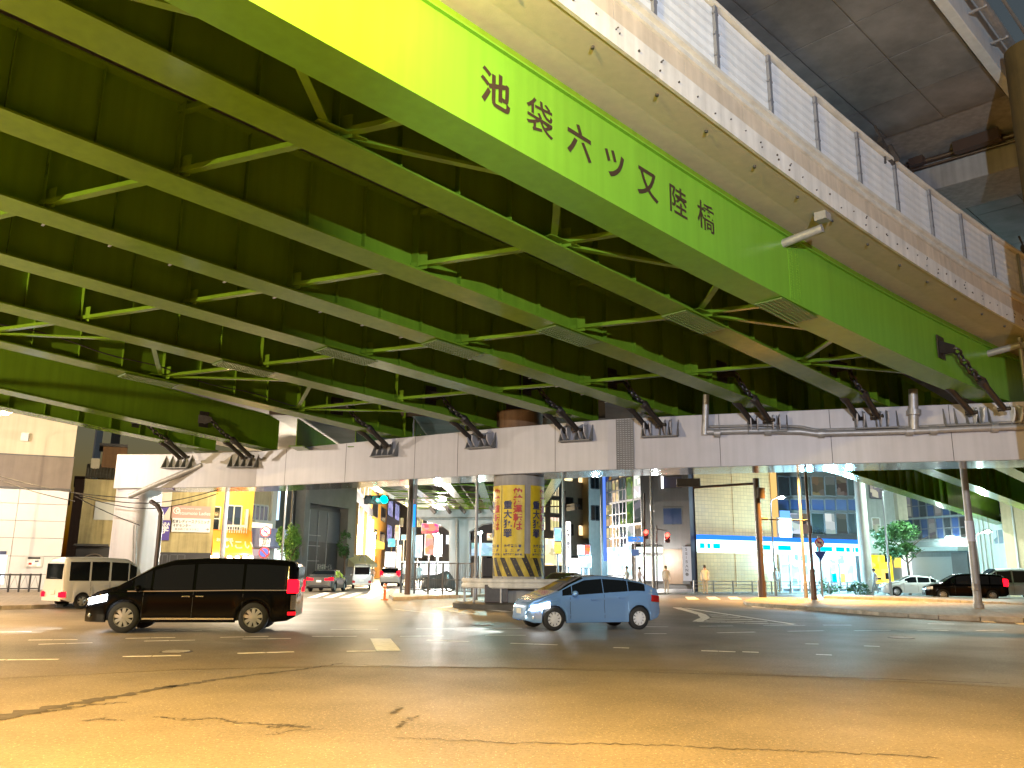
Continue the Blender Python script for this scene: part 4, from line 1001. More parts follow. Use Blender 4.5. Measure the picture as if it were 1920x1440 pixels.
f.px("blue_strip", emit("blue_led_strip", (.5, .75, 1), 1.5), t, (512, 905, 519, 975), .003, .3)
for r in ((513, 1022, 533, 1078),): f.px("lit_shop", E_WHITE, t, r, .003, .1)
u, z = f.at(588, 914); f.px("soffit_glow", emit("soffit_glare", (1, .85, .6), 3), t, (520, 908, 560, 912), .95, 1.3)  # glowing strip stands in for lamp glare mirrored under the pier beam
# --- street going away, left side
def street_block(name, label, x0, Y0, x1, Y1, ztop, wall, rows, pane, cat="building", nx=4, base=None, nw=3):
    f, t, w = building(name, label, x0, Y0, x1, Y1, ztop, 14, wall, cat)
    for z0, z1 in rows:
        for k in range(nw):
            a = f.L * (k + .18) / nw; b = f.L * (k + .82) / nw; f.window(t, (a, z0, b, z1), pane if not isinstance(pane, list) else random.choice(pane), M['dframe'], nx, 1, .12)
    if base: f.block("shopfront", base, t, (.2, .3, f.L - .2, 3.0), .003, .12); f.block("canopy", M['dframe'], t, (.1, 3.1, f.L - .1, 3.35), .003, .9)
    return f, t
M['tanst'] = mat("tan_stone", (0.42, 0.31, 0.17), .6, streak=.2, vscale=.5)
f, t = street_block("tan_bank", "warm tan stone block with tall window bays running along the lit street", 646, 81, 690, 118, 15, M['tanst'], [(10.2, 12.6), (2.5, 7.6)], [E_DIM, E_WARM], nw=5, nx=2)
f.block("dark_band", M['dframe'], t, (0, 8.4, f.L, 9.6), .003, .3)
for k in range(6): f.block("pilaster", M['tanst'], t, (f.L * k / 5 - .5, 0, f.L * k / 5 + .5, 8.3), .004, .55)
pl_ = thing("pale_awning", "pale lit tent awning with a round logo at the foot of the tan block", "awning", tuple(FP(665, 79)))
ag = Fac(FP(642, 79), FP(689, 82)); mb = MB(); u0, z0, u1, z1 = ag.rc((643, 1040, 687, 1063)); mb.loft([[ag.W(u, z1, 0), ag.W(u, z0 + .3, 1.4), ag.W(u, z0, 1.4), ag.W(u, z0, 0)] for u in (u0, u1)]); mb.build("sheet", mat("pale_yellow_sheet", (.7, .62, .4), .6), pl_)
mb = MB(); mb.torus(ag.W((u0 + u1) / 2, (z0 + z1) / 2 + .1, .95), ag.n, .38, .05, 16, 5, side=(0, 0, 1)); mb.build("round_logo", M['galv'], pl_)
f, t = street_block("orange_lit_tower", "narrow tower washed in orange light with small square windows", 689, 118, 721, 142, 26, mat("orange_wall", (.62, .32, .05), .6, var=.15), [(5, 7.2), (9, 11.2), (12.5, 14.5)], M['glass'], nw=2, nx=1)
f.px("yellow_sign", emit("yellow_sign_light", (1, .72, .1), 1.6), t, (700, 1015, 716, 1028), .003, .4)
light("wash_light", 'POINT', f.W(3, 4.5, 5), (1, .62, .15), 5200, t, .3)
f, t = street_block("violet_glass_block", "violet lit glass block far down the street", 720, 142, 746, 165, 24, mat("violet_wall", (.2, .2, .5), .4), [(6, 9), (10.5, 13.5), (15, 18)], ww("violet_room", (.5, .5, 1), .9), nw=2)
f, t = street_block("arcade_end_block", "far block closing the street behind a wall of lit shop signs", 738, 176, 850, 176, 15, mat("far_wall", (.2, .19, .2), .6), [(6.5, 8.5), (10, 12)], [E_WARM, E_WHITE, E_DIM], nw=6, base=E_WHITE)
signs = [((728, 1010, 741, 1025), (.2, .75, 1), 1.8, "small cyan shop sign hung over the far street"), ((744, 1022, 752, 1068), (1, .8, .5), 3, "tall warm white sign at the street's far end"), ((753, 1003, 761, 1012), (.25, .8, 1), 2.2, "tiny cyan lamp sign beside the dark pole"),
         ((722, 1035, 748, 1062), (1, .98, .95), 3.2, "wide white lit shopfront board down the street"), ((791, 982, 822, 1000), (1, .06, .1), 1.8, "red lit shop fascia to the right of the dark pole"), ((797, 1002, 812, 1040), (1, .32, .2), 1.5, "salmon pink vertical shop sign in the red lit arcade"),
         ((815, 1004, 828, 1042), (1, .86, .5), 2.4, "pale yellow vertical sign in the red lit arcade"), ((776, 1005, 790, 1045), (.6, .8, 1), 1.6, "pale blue poster panel left of the salmon sign"), ((741, 985, 748, 1012), (1, .55, .3), 1.6, "orange lantern column of signs over the far street"),
         ((884, 1018, 924, 1042), (.5, .85, 1), .9, "long pale blue lit wall behind the far viaduct column")]
for k, (r, c, s, lab) in enumerate(signs):
    Y = 130 - k * 3; sf_ = Fac(FP(600, Y), FP(1000, Y)); uz = sf_.rc(r); tt = thing("lit_sign", lab, "sign", tuple(sf_.W((uz[0] + uz[2]) / 2, 0, 0)))
    sf_.block("case", M['dframe'], tt, (uz[0] - .06, uz[1] - .06, uz[2] + .06, uz[3] + .06), -.4, -.002); sf_.block("face", emit_room("sign_face_%s" % lab[:14], c, s, 1.2, .6), tt, uz, .0, .03)
    if uz[1] > 1.0: mbp = MB(); mbp.tube([sf_.W((uz[0] + uz[2]) / 2, 0, -.2), sf_.W((uz[0] + uz[2]) / 2, uz[1] - .061, -.2)], .12, 8); mbp.build("post", M['dframe'], tt)
light("arcade_light", 'POINT', (-9, 108, 5), (1, .9, .8), 60000, t, .5)
# --- right of the column: street with narrow buildings
M['beige2'] = mat("beige_tiles", (.5, .43, .32), .55, streak=.2)
f, t = street_block("yellow_lit_office", "narrow office with a grid of warm yellow windows just right of the column", 1000, 95, 1053, 98, 22, M['dframe'], [(6.0, 7.6), (8.0, 9.6), (10, 11.6)], E_YEL, nw=2, nx=6)
f.px("fascia", E_YEL, t, (1022, 1010, 1052, 1060), .003, .1)
f, t = street_block("pale_narrow_block", "tall beige block with small dark windows behind the hanging signal arm", 1053, 108, 1106, 112, 30, M['beige2'], [(6, 7.4), (9.5, 10.9), (13, 14.4)], [E_WARM, M['glass']], nw=2, nx=1, base=E_WHITE)
f.px("side_bay", mat("sandy_bay", (.55, .42, .2), .6), t, (1092, 890, 1104, 1010), .003, 1.2)
light("wash_light", 'POINT', f.W(f.L * .4, 5, 6), (1, .75, .4), 4800, t, .3)
f, t = street_block("white_corner_slab", "slim white rendered slab tower with square windows near the glass corner building", 1105, 92, 1129, 93, 28, mat("white_render", (.55, .53, .5), .6, streak=.2), [(7, 8.6), (10.5, 12)], M['glass'], nw=1, nx=2)
light("wash_light", 'POINT', f.W(0, 4.5, 5), (1, .9, .75), 2200, t, .3)
bs = thing("blue_light_column", "tall deep blue illuminated vertical strip beside the glass corner building", "sign", tuple(FP(1134, 86))); fb = Fac(FP(1128, 86), FP(1140, 86))
fb.block("case", M['dframe'], bs, (0, 0, fb.L, 14), -.6, 0); fb.block("face", emit("blue_column_face", (.12, .25, 1), .9), bs, (fb.L * .35, 2.5, fb.L * .8, 13.5), .003, .05)
for r, c, s, lab, tx in [((1061, 978, 1070, 1062), (1, .93, .82), 2.6, "tall white vertical shop sign under the hanging signal", "貸店舗東信ビル"), ((1040, 990, 1052, 1014), (.3, .7, 1), 1.5, "sky blue square sign above a yellow one", None), ((1040, 1016, 1052, 1038), (1, .68, .05), 1.5, "yellow square sign below a blue one", None),
                     ((1084, 1022, 1096, 1040), (1, .95, .9), 2.2, "round white lantern sign in the right hand street", None), ((1095, 1022, 1106, 1040), (1, .1, .04), 1.6, "red lantern sign in the right hand street", None), ((1086, 1043, 1108, 1064), (.45, .9, .95), 2.0, "aqua shop window display in the right hand street", None)]:
    Y = 84; sf_ = Fac(FP(900, Y), FP(1200, Y)); uz = sf_.rc(r); tt = thing("lit_sign", lab, "sign", tuple(sf_.W((uz[0] + uz[2]) / 2, 0, 0)))
    sf_.block("case", M['dframe'], tt, (uz[0] - .06, uz[1] - .06, uz[2] + .06, uz[3] + .06), -.4, -.002); sf_.block("face", emit_room("sign_face_%s" % lab[:16], c, s, 1.2, .7), tt, uz, .0, .03)
    if tx: text("\n".join(tx), .42, sf_.W((uz[0] + uz[2]) / 2, (uz[1] + uz[3]) / 2, .04), sf_.u if sf_.u.x > 0 else -sf_.u, (0, 0, 1), M['black'], tt, line=.95, bold=.01)
    MB().tube([sf_.W((uz[0] + uz[2]) / 2, 0, -.2), sf_.W((uz[0] + uz[2]) / 2, uz[1] - .061, -.2)], .1, 8).build("post", M['dframe'], tt)
# --- glass corner building
f, t, w = building("glass_corner_building", "curtain walled glass building with patchy lit floors over a white lit shop", 1138, 86, 1206, 78, 18, 12, M['dframe'])
ux = f.at(1171, 950)[0]
panes = [ww("amber_pane", (1, .75, .4), .8, .9), E_DIM, ww("green_pane", (.25, .45, .1), .5, .9), M['glass'], ww("pale_pane", (.85, .9, .85), 1.1, .9)]
order = [0, 0, 1, 4, 3, 0, 1, 3, 2, 1, 1, 0, 1, 2, 4, 3, 1, 0, 1, 1, 3, 0, 1, 3, 4]
k = 0
for zi in range(6):
    for ui in range(5):
        u0, u1 = f.L * ui / 5 + .05, f.L * (ui + 1) / 5 - .05; z0 = 3.6 + zi * 2.35
        f.window(t, (u0, z0, u1, z0 + 2.25), panes[order[k % 25]], M['dframe'], 2 if ui < 3 else 1, 2 if ui < 3 else 1, .1); k += 1
f.px("shopfront", ww("white_shop", (.65, .88, 1), 2.0, .8, .5), t, (1141, 1026, 1176, 1078), .003, .15); f.px("pillar", M['bband'], t, (1178, 1020, 1194, 1085), .003, .5); f.px("shopfront", ww("white_shop_b", (1, .98, .92), 1.8, .8, .6), t, (1195, 1040, 1206, 1090), .003, .15)
light("shop_light", 'POINT', f.W(f.L * .4, 2.6, 2.5), (.4, .8, 1), 2600, t, .4)
# --- dark grey block with the vertical store sign
f, t, w = building("dark_grey_block", "plain dark grey block with two dark square windows", 1206, 76, 1299, 74, 16, 12, mat("grey_block", (.085, .08, .08), .5, streak=.15))
for r in ((1244, 893, 1279, 916), (1243, 952, 1279, 984)): f.window(t, f.rc(r), M['glassb'], M['dframe'], 1, 1, .1)
f.px("strip_light", emit("strip_light", (1, .98, .95), 3), t, (1241, 893, 1244, 916), .06, .2); f.px("lit_shop", ww("white_shop_c", (1, 1, .97), 1.7, .5, .75), t, (1196, 1042, 1243, 1089), .003, .3); f.px("shop_fascia", ww("fascia_c", (1, 1, .95), 2.2, 1, .7), t, (1196, 1026, 1243, 1036), .003, .5)
f.px("base_wall", mat("brown_base", (.16, .10, .06), .5, streak=.2), t, (1244, 1030, 1298, 1095), .003, .1)
light("shop_light", 'POINT', f.W(2, 2.6, 2.5), (1, .97, .9), 1000, t, .4)
vs = thing("vertical_store_sign", "white vertical SEIBAN store sign with a round mark", "sign", tuple(f.W(f.L * .85, 0, .3))); fs_ = f
f.px("board", emit("seiban_face", (.85, .8, .8), .42), vs, (1282.5, 1025, 1297.5, 1089), .15, .45); u, z = f.at(1290, 1056); text("S\nE\nI\nB\nA\nN\n●", .36, f.W(u, z + .1, .46), f.u if f.u.x > 0 else -f.u, (0, 0, 1), M['black'], vs, line=1.0, bold=.012); f.px("plinth", M['dframe'], vs, (1283, 1089, 1297, 1095), .15, .45)
# --- beige tiled building and convenience store under dark glass offices (one street line)
pA, pB = FP(1299, 61.0), FP(1612, 68.5)
f = Fac(pA, pB); t = thing("tiled_building", "tall beige tiled building with a blind wall beside the brown signal pole", "building", tuple(f.W(f.L * .22, 0, -6)))
M['btile'] = tiled("beige_tile", (.56, .35, .15), (.36, .22, .09), .42, .28, .45, .02, 0, .12)
ub = f.at(1457, 950)[0]; uL = f.at(1303, 950)[0]
f.block("wall", M['btile'], t, (uL, 0, ub, 18), -12, 0); f.block("roof", M['slab'], t, (uL - .1, 18.002, ub + .1, 18.4), -12, .1); f.block("gap_block", mat("gap_navy", (.03, .035, .07), .5), t, (uL - .45, 0, uL - .002, 17), -8, -.1)  # navy block stands in for the dark gap beside the tiled wall
f.block("light_strip", emit("orange_edge", (1, .62, .2), .75), t, (ub - .55, 3.8, ub - .02, 14), .003, .12)
wl = f.px("tile_pier", M['btile'], t, (1375, 850, 1421, 1100), .003, .03)
t2 = thing("convenience_store", "brightly lit convenience store with a white and cyan sign band under dark glass offices", "store", tuple(f.W(f.L * .75, 0, -6))); 
f.block("wall", M['dframe'], t2, (ub + .003, 0, f.L, 13.5), -12, -.02)
for zi, (ya, yb, p) in enumerate(((893, 930, 0), (936, 958, 1), (962, 1002, 0))):
    for k, (xa, xb) in enumerate(((1458, 1480), (1481, 1500), (1501, 1520), (1521, 1545), (1546, 1566), (1567, 1588), (1589, 1604))):
        uz = f.rc((xa, ya, xb, yb)); pn_ = M['glassb'] if p else random.choice([M['glass'], E_DIM, M['glass'], ww("sand_room", (.5, .42, .3), .25, .8)])
        if zi == 2 and k in (1, 4): pn_ = ww("pale_curtain", (.75, .9, .95), .8, .8)
        f.window(t2, uz, pn_, M['dframe'], 1, 1, .1)
SIGNW = emit("store_sign_white", (.62, .9, 1), 2.8); SIGNC = emit("store_sign_cyan", (.0, .55, .75), 1.1)
u0, _, u1, _ = f.rc((1303, 1018, 1611, 1040)); z0, z1 = 2.95, 3.85
bd = f.block("sign_band", SIGNW, t2, (uL, z0, f.L - .1, z1), .04, .5); f.block("sign_cap", emit("blue_rim_light", (.03, .22, 1), 1.1), t2, (uL - .02, z1 + .002, f.L - .08, z1 + .35), .04, .55)
for xa, xb in ((1304, 1313), (1318, 1324), (1329, 1342), (1414, 1436), (1450, 1474), (1522, 1551), (1558, 1574), (1577, 1584), (1589, 1592), (1594, 1600)):
    a, b = f.at(xa, 1030)[0], f.at(xb, 1030)[0]; f.block("sign_mark", SIGNC, bd, (a, 3.22, b, 3.58), .501, .515)
f.px("yellow_mark", emit("store_sign_yellow", (1, .75, .05), 1.3), bd, (1601, 1033, 1606, 1038), .501, .515)
# shop interior: flat glowing sheet stands in for the lit room
ui0, ui1 = f.at(1462, 1080)[0], f.at(1602, 1080)[0]
sr = ww("store_room", (.42, .84, 1), 2.6, 1.1, .35)
f.block("interior", sr, t2, (ui0, .35, ui1, 2.9), -.015, .0)
mb = MB()
for k in range(9): c = ui0 + (ui1 - ui0) * k / 8; f.bx(mb, (c - .05, .05, c + .05, 2.93), .003, .2)
f.bx(mb, (ui0, 2.2, ui1, 2.26), .205, .24); mb.build("shop_frame", M['frame'], t2)
c = f.at(1553, 1070)[0]; mb = MB(); f.bx(mb, (c - 1.0, 0.05, c - .9, 2.3), .21, .3); f.bx(mb, (c + .9, .05, c + 1.0, 2.3), .21, .3); f.bx(mb, (c - .05, .05, c + .05, 2.2), .21, .3); f.bx(mb, (c - .9, 2.2, c + .9, 2.3), .21, .3); mb.build("door", M['dframe'], t2)
for k in range(7):
    a = ui0 + .4 + random.uniform(0, ui1 - ui0 - 2); f.block("poster", random.choice([SIGNC, M['yel'], M['lilac'], M['signw'], M['redtxt']]), t2, (a, .8, a + random.uniform(.5, 1), .8 + random.uniform(.6, 1.1)), .06 + .003 * k, .07 + .003 * k)
for k in (0.2, .5, .8): light("shop_light", 'POINT', f.W(ui0 + (ui1 - ui0) * k, 2.5, 2.0), (.35, .78, 1), 1700, t2, .5)
wb = thing("white_wall_sign", "white lit box sign on the dark glass offices above the store", "sign", tuple(f.W(f.at(1466, 990)[0], 0, 0))); f.px("case", M['frame'], wb, (1454, 971, 1480, 1011), .06, .3); f.px("face", emit("box_sign", (.85, .97, 1), 2.4), wb, (1456, 973, 1478, 1009), .301, .33); f.px("blue_head", emit("box_sign_blue", (.15, .4, 1), 1.2), wb, (1461, 958, 1476, 970), .06, .3)
# --- grey block with yellow shop windows, blue glass office, pale house, warm house
f, t, w = building("grey_shop_block", "grey rendered block with yellow lit posters in its shop window", 1604, 76, 1692, 78, 13, 12, mat("grey_render", (.30, .30, .28), .6, streak=.2))
f.window(t, f.rc((1630, 905, 1655, 935)), ww("curtain_room", (.75, .75, .7), .5, .8), M['dframe'], 1, 1, .1); f.window(t, f.rc((1635, 971, 1650, 1000)), ww("green_curtain", (.7, .8, .6), .6, .8), M['frame'], 1, 1, .1); f.px("strip_lamp", emit("strip_lamp2", (.8, .95, 1), 4), t, (1629, 902, 1650, 905), .06, .3)
f.px("side_strip", M['beige2'], t, (1676, 900, 1698, 975), .003, .4); u, z = f.at(1660, 990); f.px("lit_wall", mat("pale_lit_wall", (.6, .62, .56), .6), t, (1630, 1000, 1690, 1038), .003, .08)
yy = emit_room("yellow_poster_light", (1, .72, .0), 1.7, .9, .75)
for r in ((1632, 1041, 1654, 1094), (1655, 1041, 1672, 1094), (1676, 1044, 1688, 1064)): f.px("yellow_poster", yy, t, r, .01, .12)
f.px("poster_text", M['black'], t, (1657, 1042, 1667, 1054), .125, .14); f.px("poster_text", M['black'], t, (1637, 1083, 1650, 1087), .125, .14); f.px("poster_text", M['black'], t, (1658, 1074, 1668, 1086), .125, .14); f.px("white_banner", emit("white_banner", (.95, 1, .95), 1.4), t, (1690, 1020, 1708, 1092), .01, .3)
f, t, w = building("blue_glass_office", "blue glass office front over a grey roller shutter garage", 1694, 79, 1824, 72, 12, 12, mat("steel_grey", (.22, .25, .25), .5, streak=.2))
for zi, (ya, yb) in enumerate(((925, 968), (972, 1010))):
    for k in range(9):
        a, b = f.L * k / 9 + .04, f.L * (k + 1) / 9 - .04; u0, z0, u1, z1 = f.rc((1740, ya, 1760, yb)); f.window(t, (a, z0, b, z1), [M['glassb'], E_DIM, M['glassb'], M['glass']][(k + zi) % 4] if k < 8 else E_DIM, M['dframe'], 1, 2, .07)
f.px("canopy", mat("canopy_white", (.5, .55, .52), .5), t, (1708, 1026, 1822, 1034), .003, 1.6); f.px("balcony_rail", M['galv'], t, (1708, 1014, 1822, 1016), 1.2, 1.25)
sh = MB(); u0, z0, u1, z1 = f.rc((1706, 1044, 1790, 1088))
for k in range(26): f.bx(sh, (u0, z0 + (z1 - z0) * k / 26 + .005, u1, z0 + (z1 - z0) * (k + 1) / 26 - .012), .003, .05)
sh.build("roller_shutter", mat("shutter", (.42, .45, .45), .45, metal=.2), t); f.px("side_wall", M['stone'], t, (1792, 1036, 1822, 1090), .003, .4)
f.px("canopy_lamp", GLOW['cool'], t, (1781, 1006, 1793, 1012), .3, .5); light("canopy_light", 'POINT', f.W(f.at(1787, 1009)[0], 4.0, 1.2), COOL, 900, t, .2)
f, t, w = building("pale_house", "pale greenish rendered house with grey framed windows and drain pipes", 1822, 68, 1890, 64, 11, 10, mat("pale_render", (.50, .52, .44), .65, streak=.2), cat="house")
f.window(t, f.rc((1860, 940, 1884, 964)), M['glass'], M['dframe'], 3, 1, .08); f.window(t, f.rc((1862, 992, 1893, 1020)), E_TEAL, M['frame'], 3, 1, .08)
mb = MB()
for x in (1838, 1846, 1856): u = f.at(x, 1000)[0]; mb.tube([f.W(u, 0, .12), f.W(u, 9, .12)], .06, 8)
mb.build("drain_pipe", M['frame'], t)
f, t, w = building("warm_house", "warm sandy rendered house at the picture's right edge", 1889, 62, 1990, 60, 10.5, 10, mat("sandy_render", (.55, .44, .28), .65, streak=.2), cat="house")
mb = MB(); u = f.at(1903, 1000)[0]; mb.tube([f.W(u, 0, .12), f.W(u, 10, .12)], .07, 8); mb.build("drain_pipe", M['frame'], t)
# --- further town behind, plain dark blocks closing the view
for k, (xa, xb, Y, h) in enumerate([(-700, 100, 120, 17), (120, 520, 112, 13), (500, 740, 190, 30), (840, 1010, 190, 12), (1000, 1180, 190, 26), (1180, 1500, 120, 24), (1480, 2000, 118, 18), (1960, 2900, 90, 15)]):
    f, t, w = building("distant_block", ["dim block standing behind the panelled corner building", "dim block standing behind the old ochre house", "dim tower standing behind the stone portal building", "dim low block beyond the far viaduct", "dim tower beyond the yellow lit office", "dim tower behind the dark grey block", "dim block behind the blue glass office", "dim block out past the warm house"][k], xa, Y, xb, Y + 6, h, 14, mat("far_block%d" % (k % 3), ((.12, .12, .13), (.16, .14, .12), (.10, .11, .13))[k % 3], .7, streak=.2))
    for z in range(4, int(h) - 2, 4):
        n_ = max(3, int(f.L / 6))
        for j in range(min(n_, 14)): f.block("window", random.choice([M['glass'], M['glass'], E_DIM, E_WARM]), t, (f.L * (j + .25) / n_, z, f.L * (j + .75) / n_, z + 1.6), .003, .04)

# ------------------------------------------------------------------ far viaduct over the middle street
fv = thing("far_viaduct", "green girder viaduct with a white T pier running straight away behind the column", "viaduct", (-4, 66, 0))
for k, X in enumerate((-10.2, -7.4, -4.6, -2.2, .4, 3.0)):
    mb = MB()
    def zv(Y): return 7.15 + .012 * (Y - 38)
    mb.loft([[Vector((X + a, Y, zv(Y) + b)) for a, b in ((-.35, 0), (.35, 0), (.35, .04), (-.35, .04))] for Y in (38.6, 60, 80, 110)])
    mb.loft([[Vector((X + a, Y, zv(Y) + b)) for a, b in ((-.02, .041), (.02, .041), (.02, 1.35), (-.02, 1.35))] for Y in (38.6, 60, 80, 110)])
    mb.build("girder", M['green'], fv)
for Y in range(42, 100, 6):
    mb = MB()
    for a, b in zip((-10.2, -7.4, -4.6, -2.2, .4), (-7.4, -4.6, -2.2, .4, 3.0)): mb.bar((a + .03, Y, 7.55), (b - .03, Y, 7.55), .14, .1); mb.bar((a + .03, Y, 7.4 + .012 * (Y - 38)), (b - .03, Y + 3, 7.4 + .012 * (Y - 35)), .1, .05)
    mb.build("cross_frame", M['green'], fv)
mb = MB(); mb.loft([[Vector((X, Y, z + .012 * (Y - 38))) for X, z in ((-11.4, 8.56), (4.4, 8.56), (4.4, 9.4), (-11.4, 9.4))] for Y in (38, 110)]); mb.build("deck_slab", M['slab'], fv)
py = 65.5
mb = MB(); pv = lambda x, y, d: A(x, y, py + d)
poly = [(778, 955), (935, 955), (935, 978), (905, 983), (880, 996), (880, 1110), (842, 1110), (842, 996), (825, 984), (796, 975), (778, 968)]
mb.prism([pv(x, y, 0) for x, y in poly], (0, 1.7, 0)); mb.build("pier", M['capw'], fv, bevel=.04)
mb = MB(); mb.tube([pv(790, 972, -.2), pv(930, 972, -.2)], .09, 8); mb.tube([pv(857, 972, -.2), pv(857, 1100, -.2)], .12, 8); mb.build("drain_pipe", M['galv'], fv)
mb = MB()
for x in (806, 835, 862, 890, 918): mb.bar(pv(x, 950, -.4), pv(x + 10, 962, -.5), .25, .25); 
mb.build("restrainer", M['chain'], fv)

# ------------------------------------------------------------------ poles, signals, signs
M['pole'] = mat("grey_pole", (.30, .30, .31), .45, metal=.2, var=.2, vscale=3)
def pole(mb, x0, y0, x1, y1, Y, r0, r1, n=12):
    b, t_ = A(x0, y0, Y), A(x1, y1, Y); b.z = 0; mb.tube([b, Vector((b.x, b.y, t_.z))], [r0, r1], n); return b, t_
def sig(mb, c, right, up, n_=3, r=.15):
    c, right = Vector(c), Vector(right).normalized(); f_ = right.cross(Vector((0, 0, 1))).normalized()
    if f_.dot(CAM - c) < 0: f_ = -f_
    return f_
def signal(label, c, face, horiz, lit_i, pole_pts, r=.15, name="traffic_light"):
    c = Vector(c); f_ = Vector(face).normalized(); ax = Vector((f_.y, -f_.x, 0)) if horiz else Vector((0, 0, 1)); sd = Vector((f_.y, -f_.x, 0)) if not horiz else Vector((0, 0, 1))
    t = thing(name, label, "traffic light", tuple(Vector((pole_pts[0][0], pole_pts[0][1], 0))))
    n_ = 3 if horiz else 2; L = n_ * r * 2.35
    MB().obox(c - ax * L / 2 - sd * r * 1.25 - f_ * .1, ax * L, sd * r * 2.5, f_ * .2).build("housing", M['darkstl'], t, bevel=.04)
    for k in range(n_):
        p = c + ax * ((k - (n_ - 1) / 2) * r * 2.35) + f_ * .101
        m_ = M['glass']
        if k == lit_i[0]: m_ = emit("signal_%s" % lit_i[1], {'green': (.0, 1, .75), 'red': (1, .03, .02)}[lit_i[1]], 14)
        MB().tube([p, p + f_ * .03], r, 16).build("lamp", m_, t)
        v = MB(); v.loft([[p + (ax * math.cos(a) + sd * math.sin(a)) * r * 1.06 + f_ * q for a in [math.pi * j / 8 if horiz else math.pi * j / 8 - math.pi / 2 for j in range(9)]] for q in (.0, .26)], closed=False, cap=False)
        v.build("visor", M['darkstl'], t)
    m2 = MB()
    for a, b, rr in pole_pts[1]: m2.tube([a, b], rr, 10)
    m2.build("pole", M['brown'], t, smooth=40)
    if lit_i[0] is not None:
        q = c + f_ * .6; light("signal_light", 'POINT', q, {'green': (.1, 1, .8), 'red': (1, .05, .03)}[lit_i[1]], 25, t, .1)
    return t
Y = 47.0; b = A(764, 1105, Y); b.z = 0; e = A(757, 905, Y)
signal("green traffic light on an arm reaching left from the dark street pole", A(706, 937, Y), (-.05, -1, 0), True, (0, 'green'), (b, [(b, Vector((b.x, b.y, 7.6)), .17), (A(760, 937, Y), A(724, 938, Y), .06)]), .2)
t_ = thing("neon_sign", "red and blue vertical neon shop sign beside the dark street pole", "sign", tuple(FP(772, 60)))
nf = Fac(FP(740, 60), FP(800, 60))
for r, c, s in (((766, 908, 776, 924), (1, .05, .06), 1.6), ((766, 946, 779, 988), (.02, .25, 1), 1.6), ((767, 936, 776, 944), (1, .3, .3), 1.4)): nf.px("face", emit("neon_%d" % r[1], c, s), t_, r, .0, .1)
nf.px("case", M['dframe'], t_, (764, 905, 781, 990), -.3, -.003); mb = MB(); b_, e_ = pole(mb, 773, 1098, 773, 990, 60.1, .12, .12); mb.build("post", M['dframe'], t_)
# hanging signal seen edge-on, right of the column
Y = 60; b = A(1059, 1090, Y); b.z = 0
signal("dark signal head seen from the side on a thin arm right of the column", A(1072, 951, Y), (.94, .35, 0), True, (None, 'red'), (b, [(b, Vector((b.x, b.y, 7.2)), .09), (A(1020, 950, Y), A(1074, 949, Y), .05)]), .2)
Y = 49; b = A(1430, 1125, Y); b.z = 0; zt = A(1421, 897, Y).z
signal("brown signal pole with a long arm reaching left over the right junction", A(1291, 905, Y + 1), (.25, .97, 0), True, (None, 'red'), (b, [(b, b + Vector((0, 0, 1.1)), .24), (b + Vector((0, 0, 1.1)), Vector((b.x, b.y, zt)), .19), (Vector((b.x, b.y, zt - .3)), A(1300, 914, Y + 1), .075), (A(1428, 973, Y), A(1440, 973, Y), .08), (A(1426, 935, Y - .1), A(1426, 915, Y - .1), .28)]), .2)
Y = 72; b = A(1208, 1090, Y); b.z = 0
signal("red signal beside the blue sign, in front of the glass corner building", A(1211, 1002, Y), (0, -1, 0), False, (1, 'red'), (b, [(b, A(1208, 925, Y), .09)]), .17)
Y = 68; b = A(1232, 1108, Y); b.z = 0
signal("red signal on a thin bracket in front of the dark grey block", A(1251, 1008, Y), (0, -1, 0), False, (1, 'red'), (b, [(b, A(1231, 985, Y), .06), (A(1231, 992, Y), A(1250, 995, Y), .04)]), .17)
g = thing("junction_mast", "thin bare grey mast between the two small red signals", "mast", tuple(FP(1226, 66))); mb = MB(); pole(mb, 1226, 1105, 1222, 885, 66, .13, .09); mb.build("pole", M['pole'], g); mb = MB(); mb.obox(A(1220, 958, 65.8), Vector((.3, 0, 0)), Vector((0, .3, 0)), Vector((0, 0, .5))); mb.build("box", M['galv'], g)
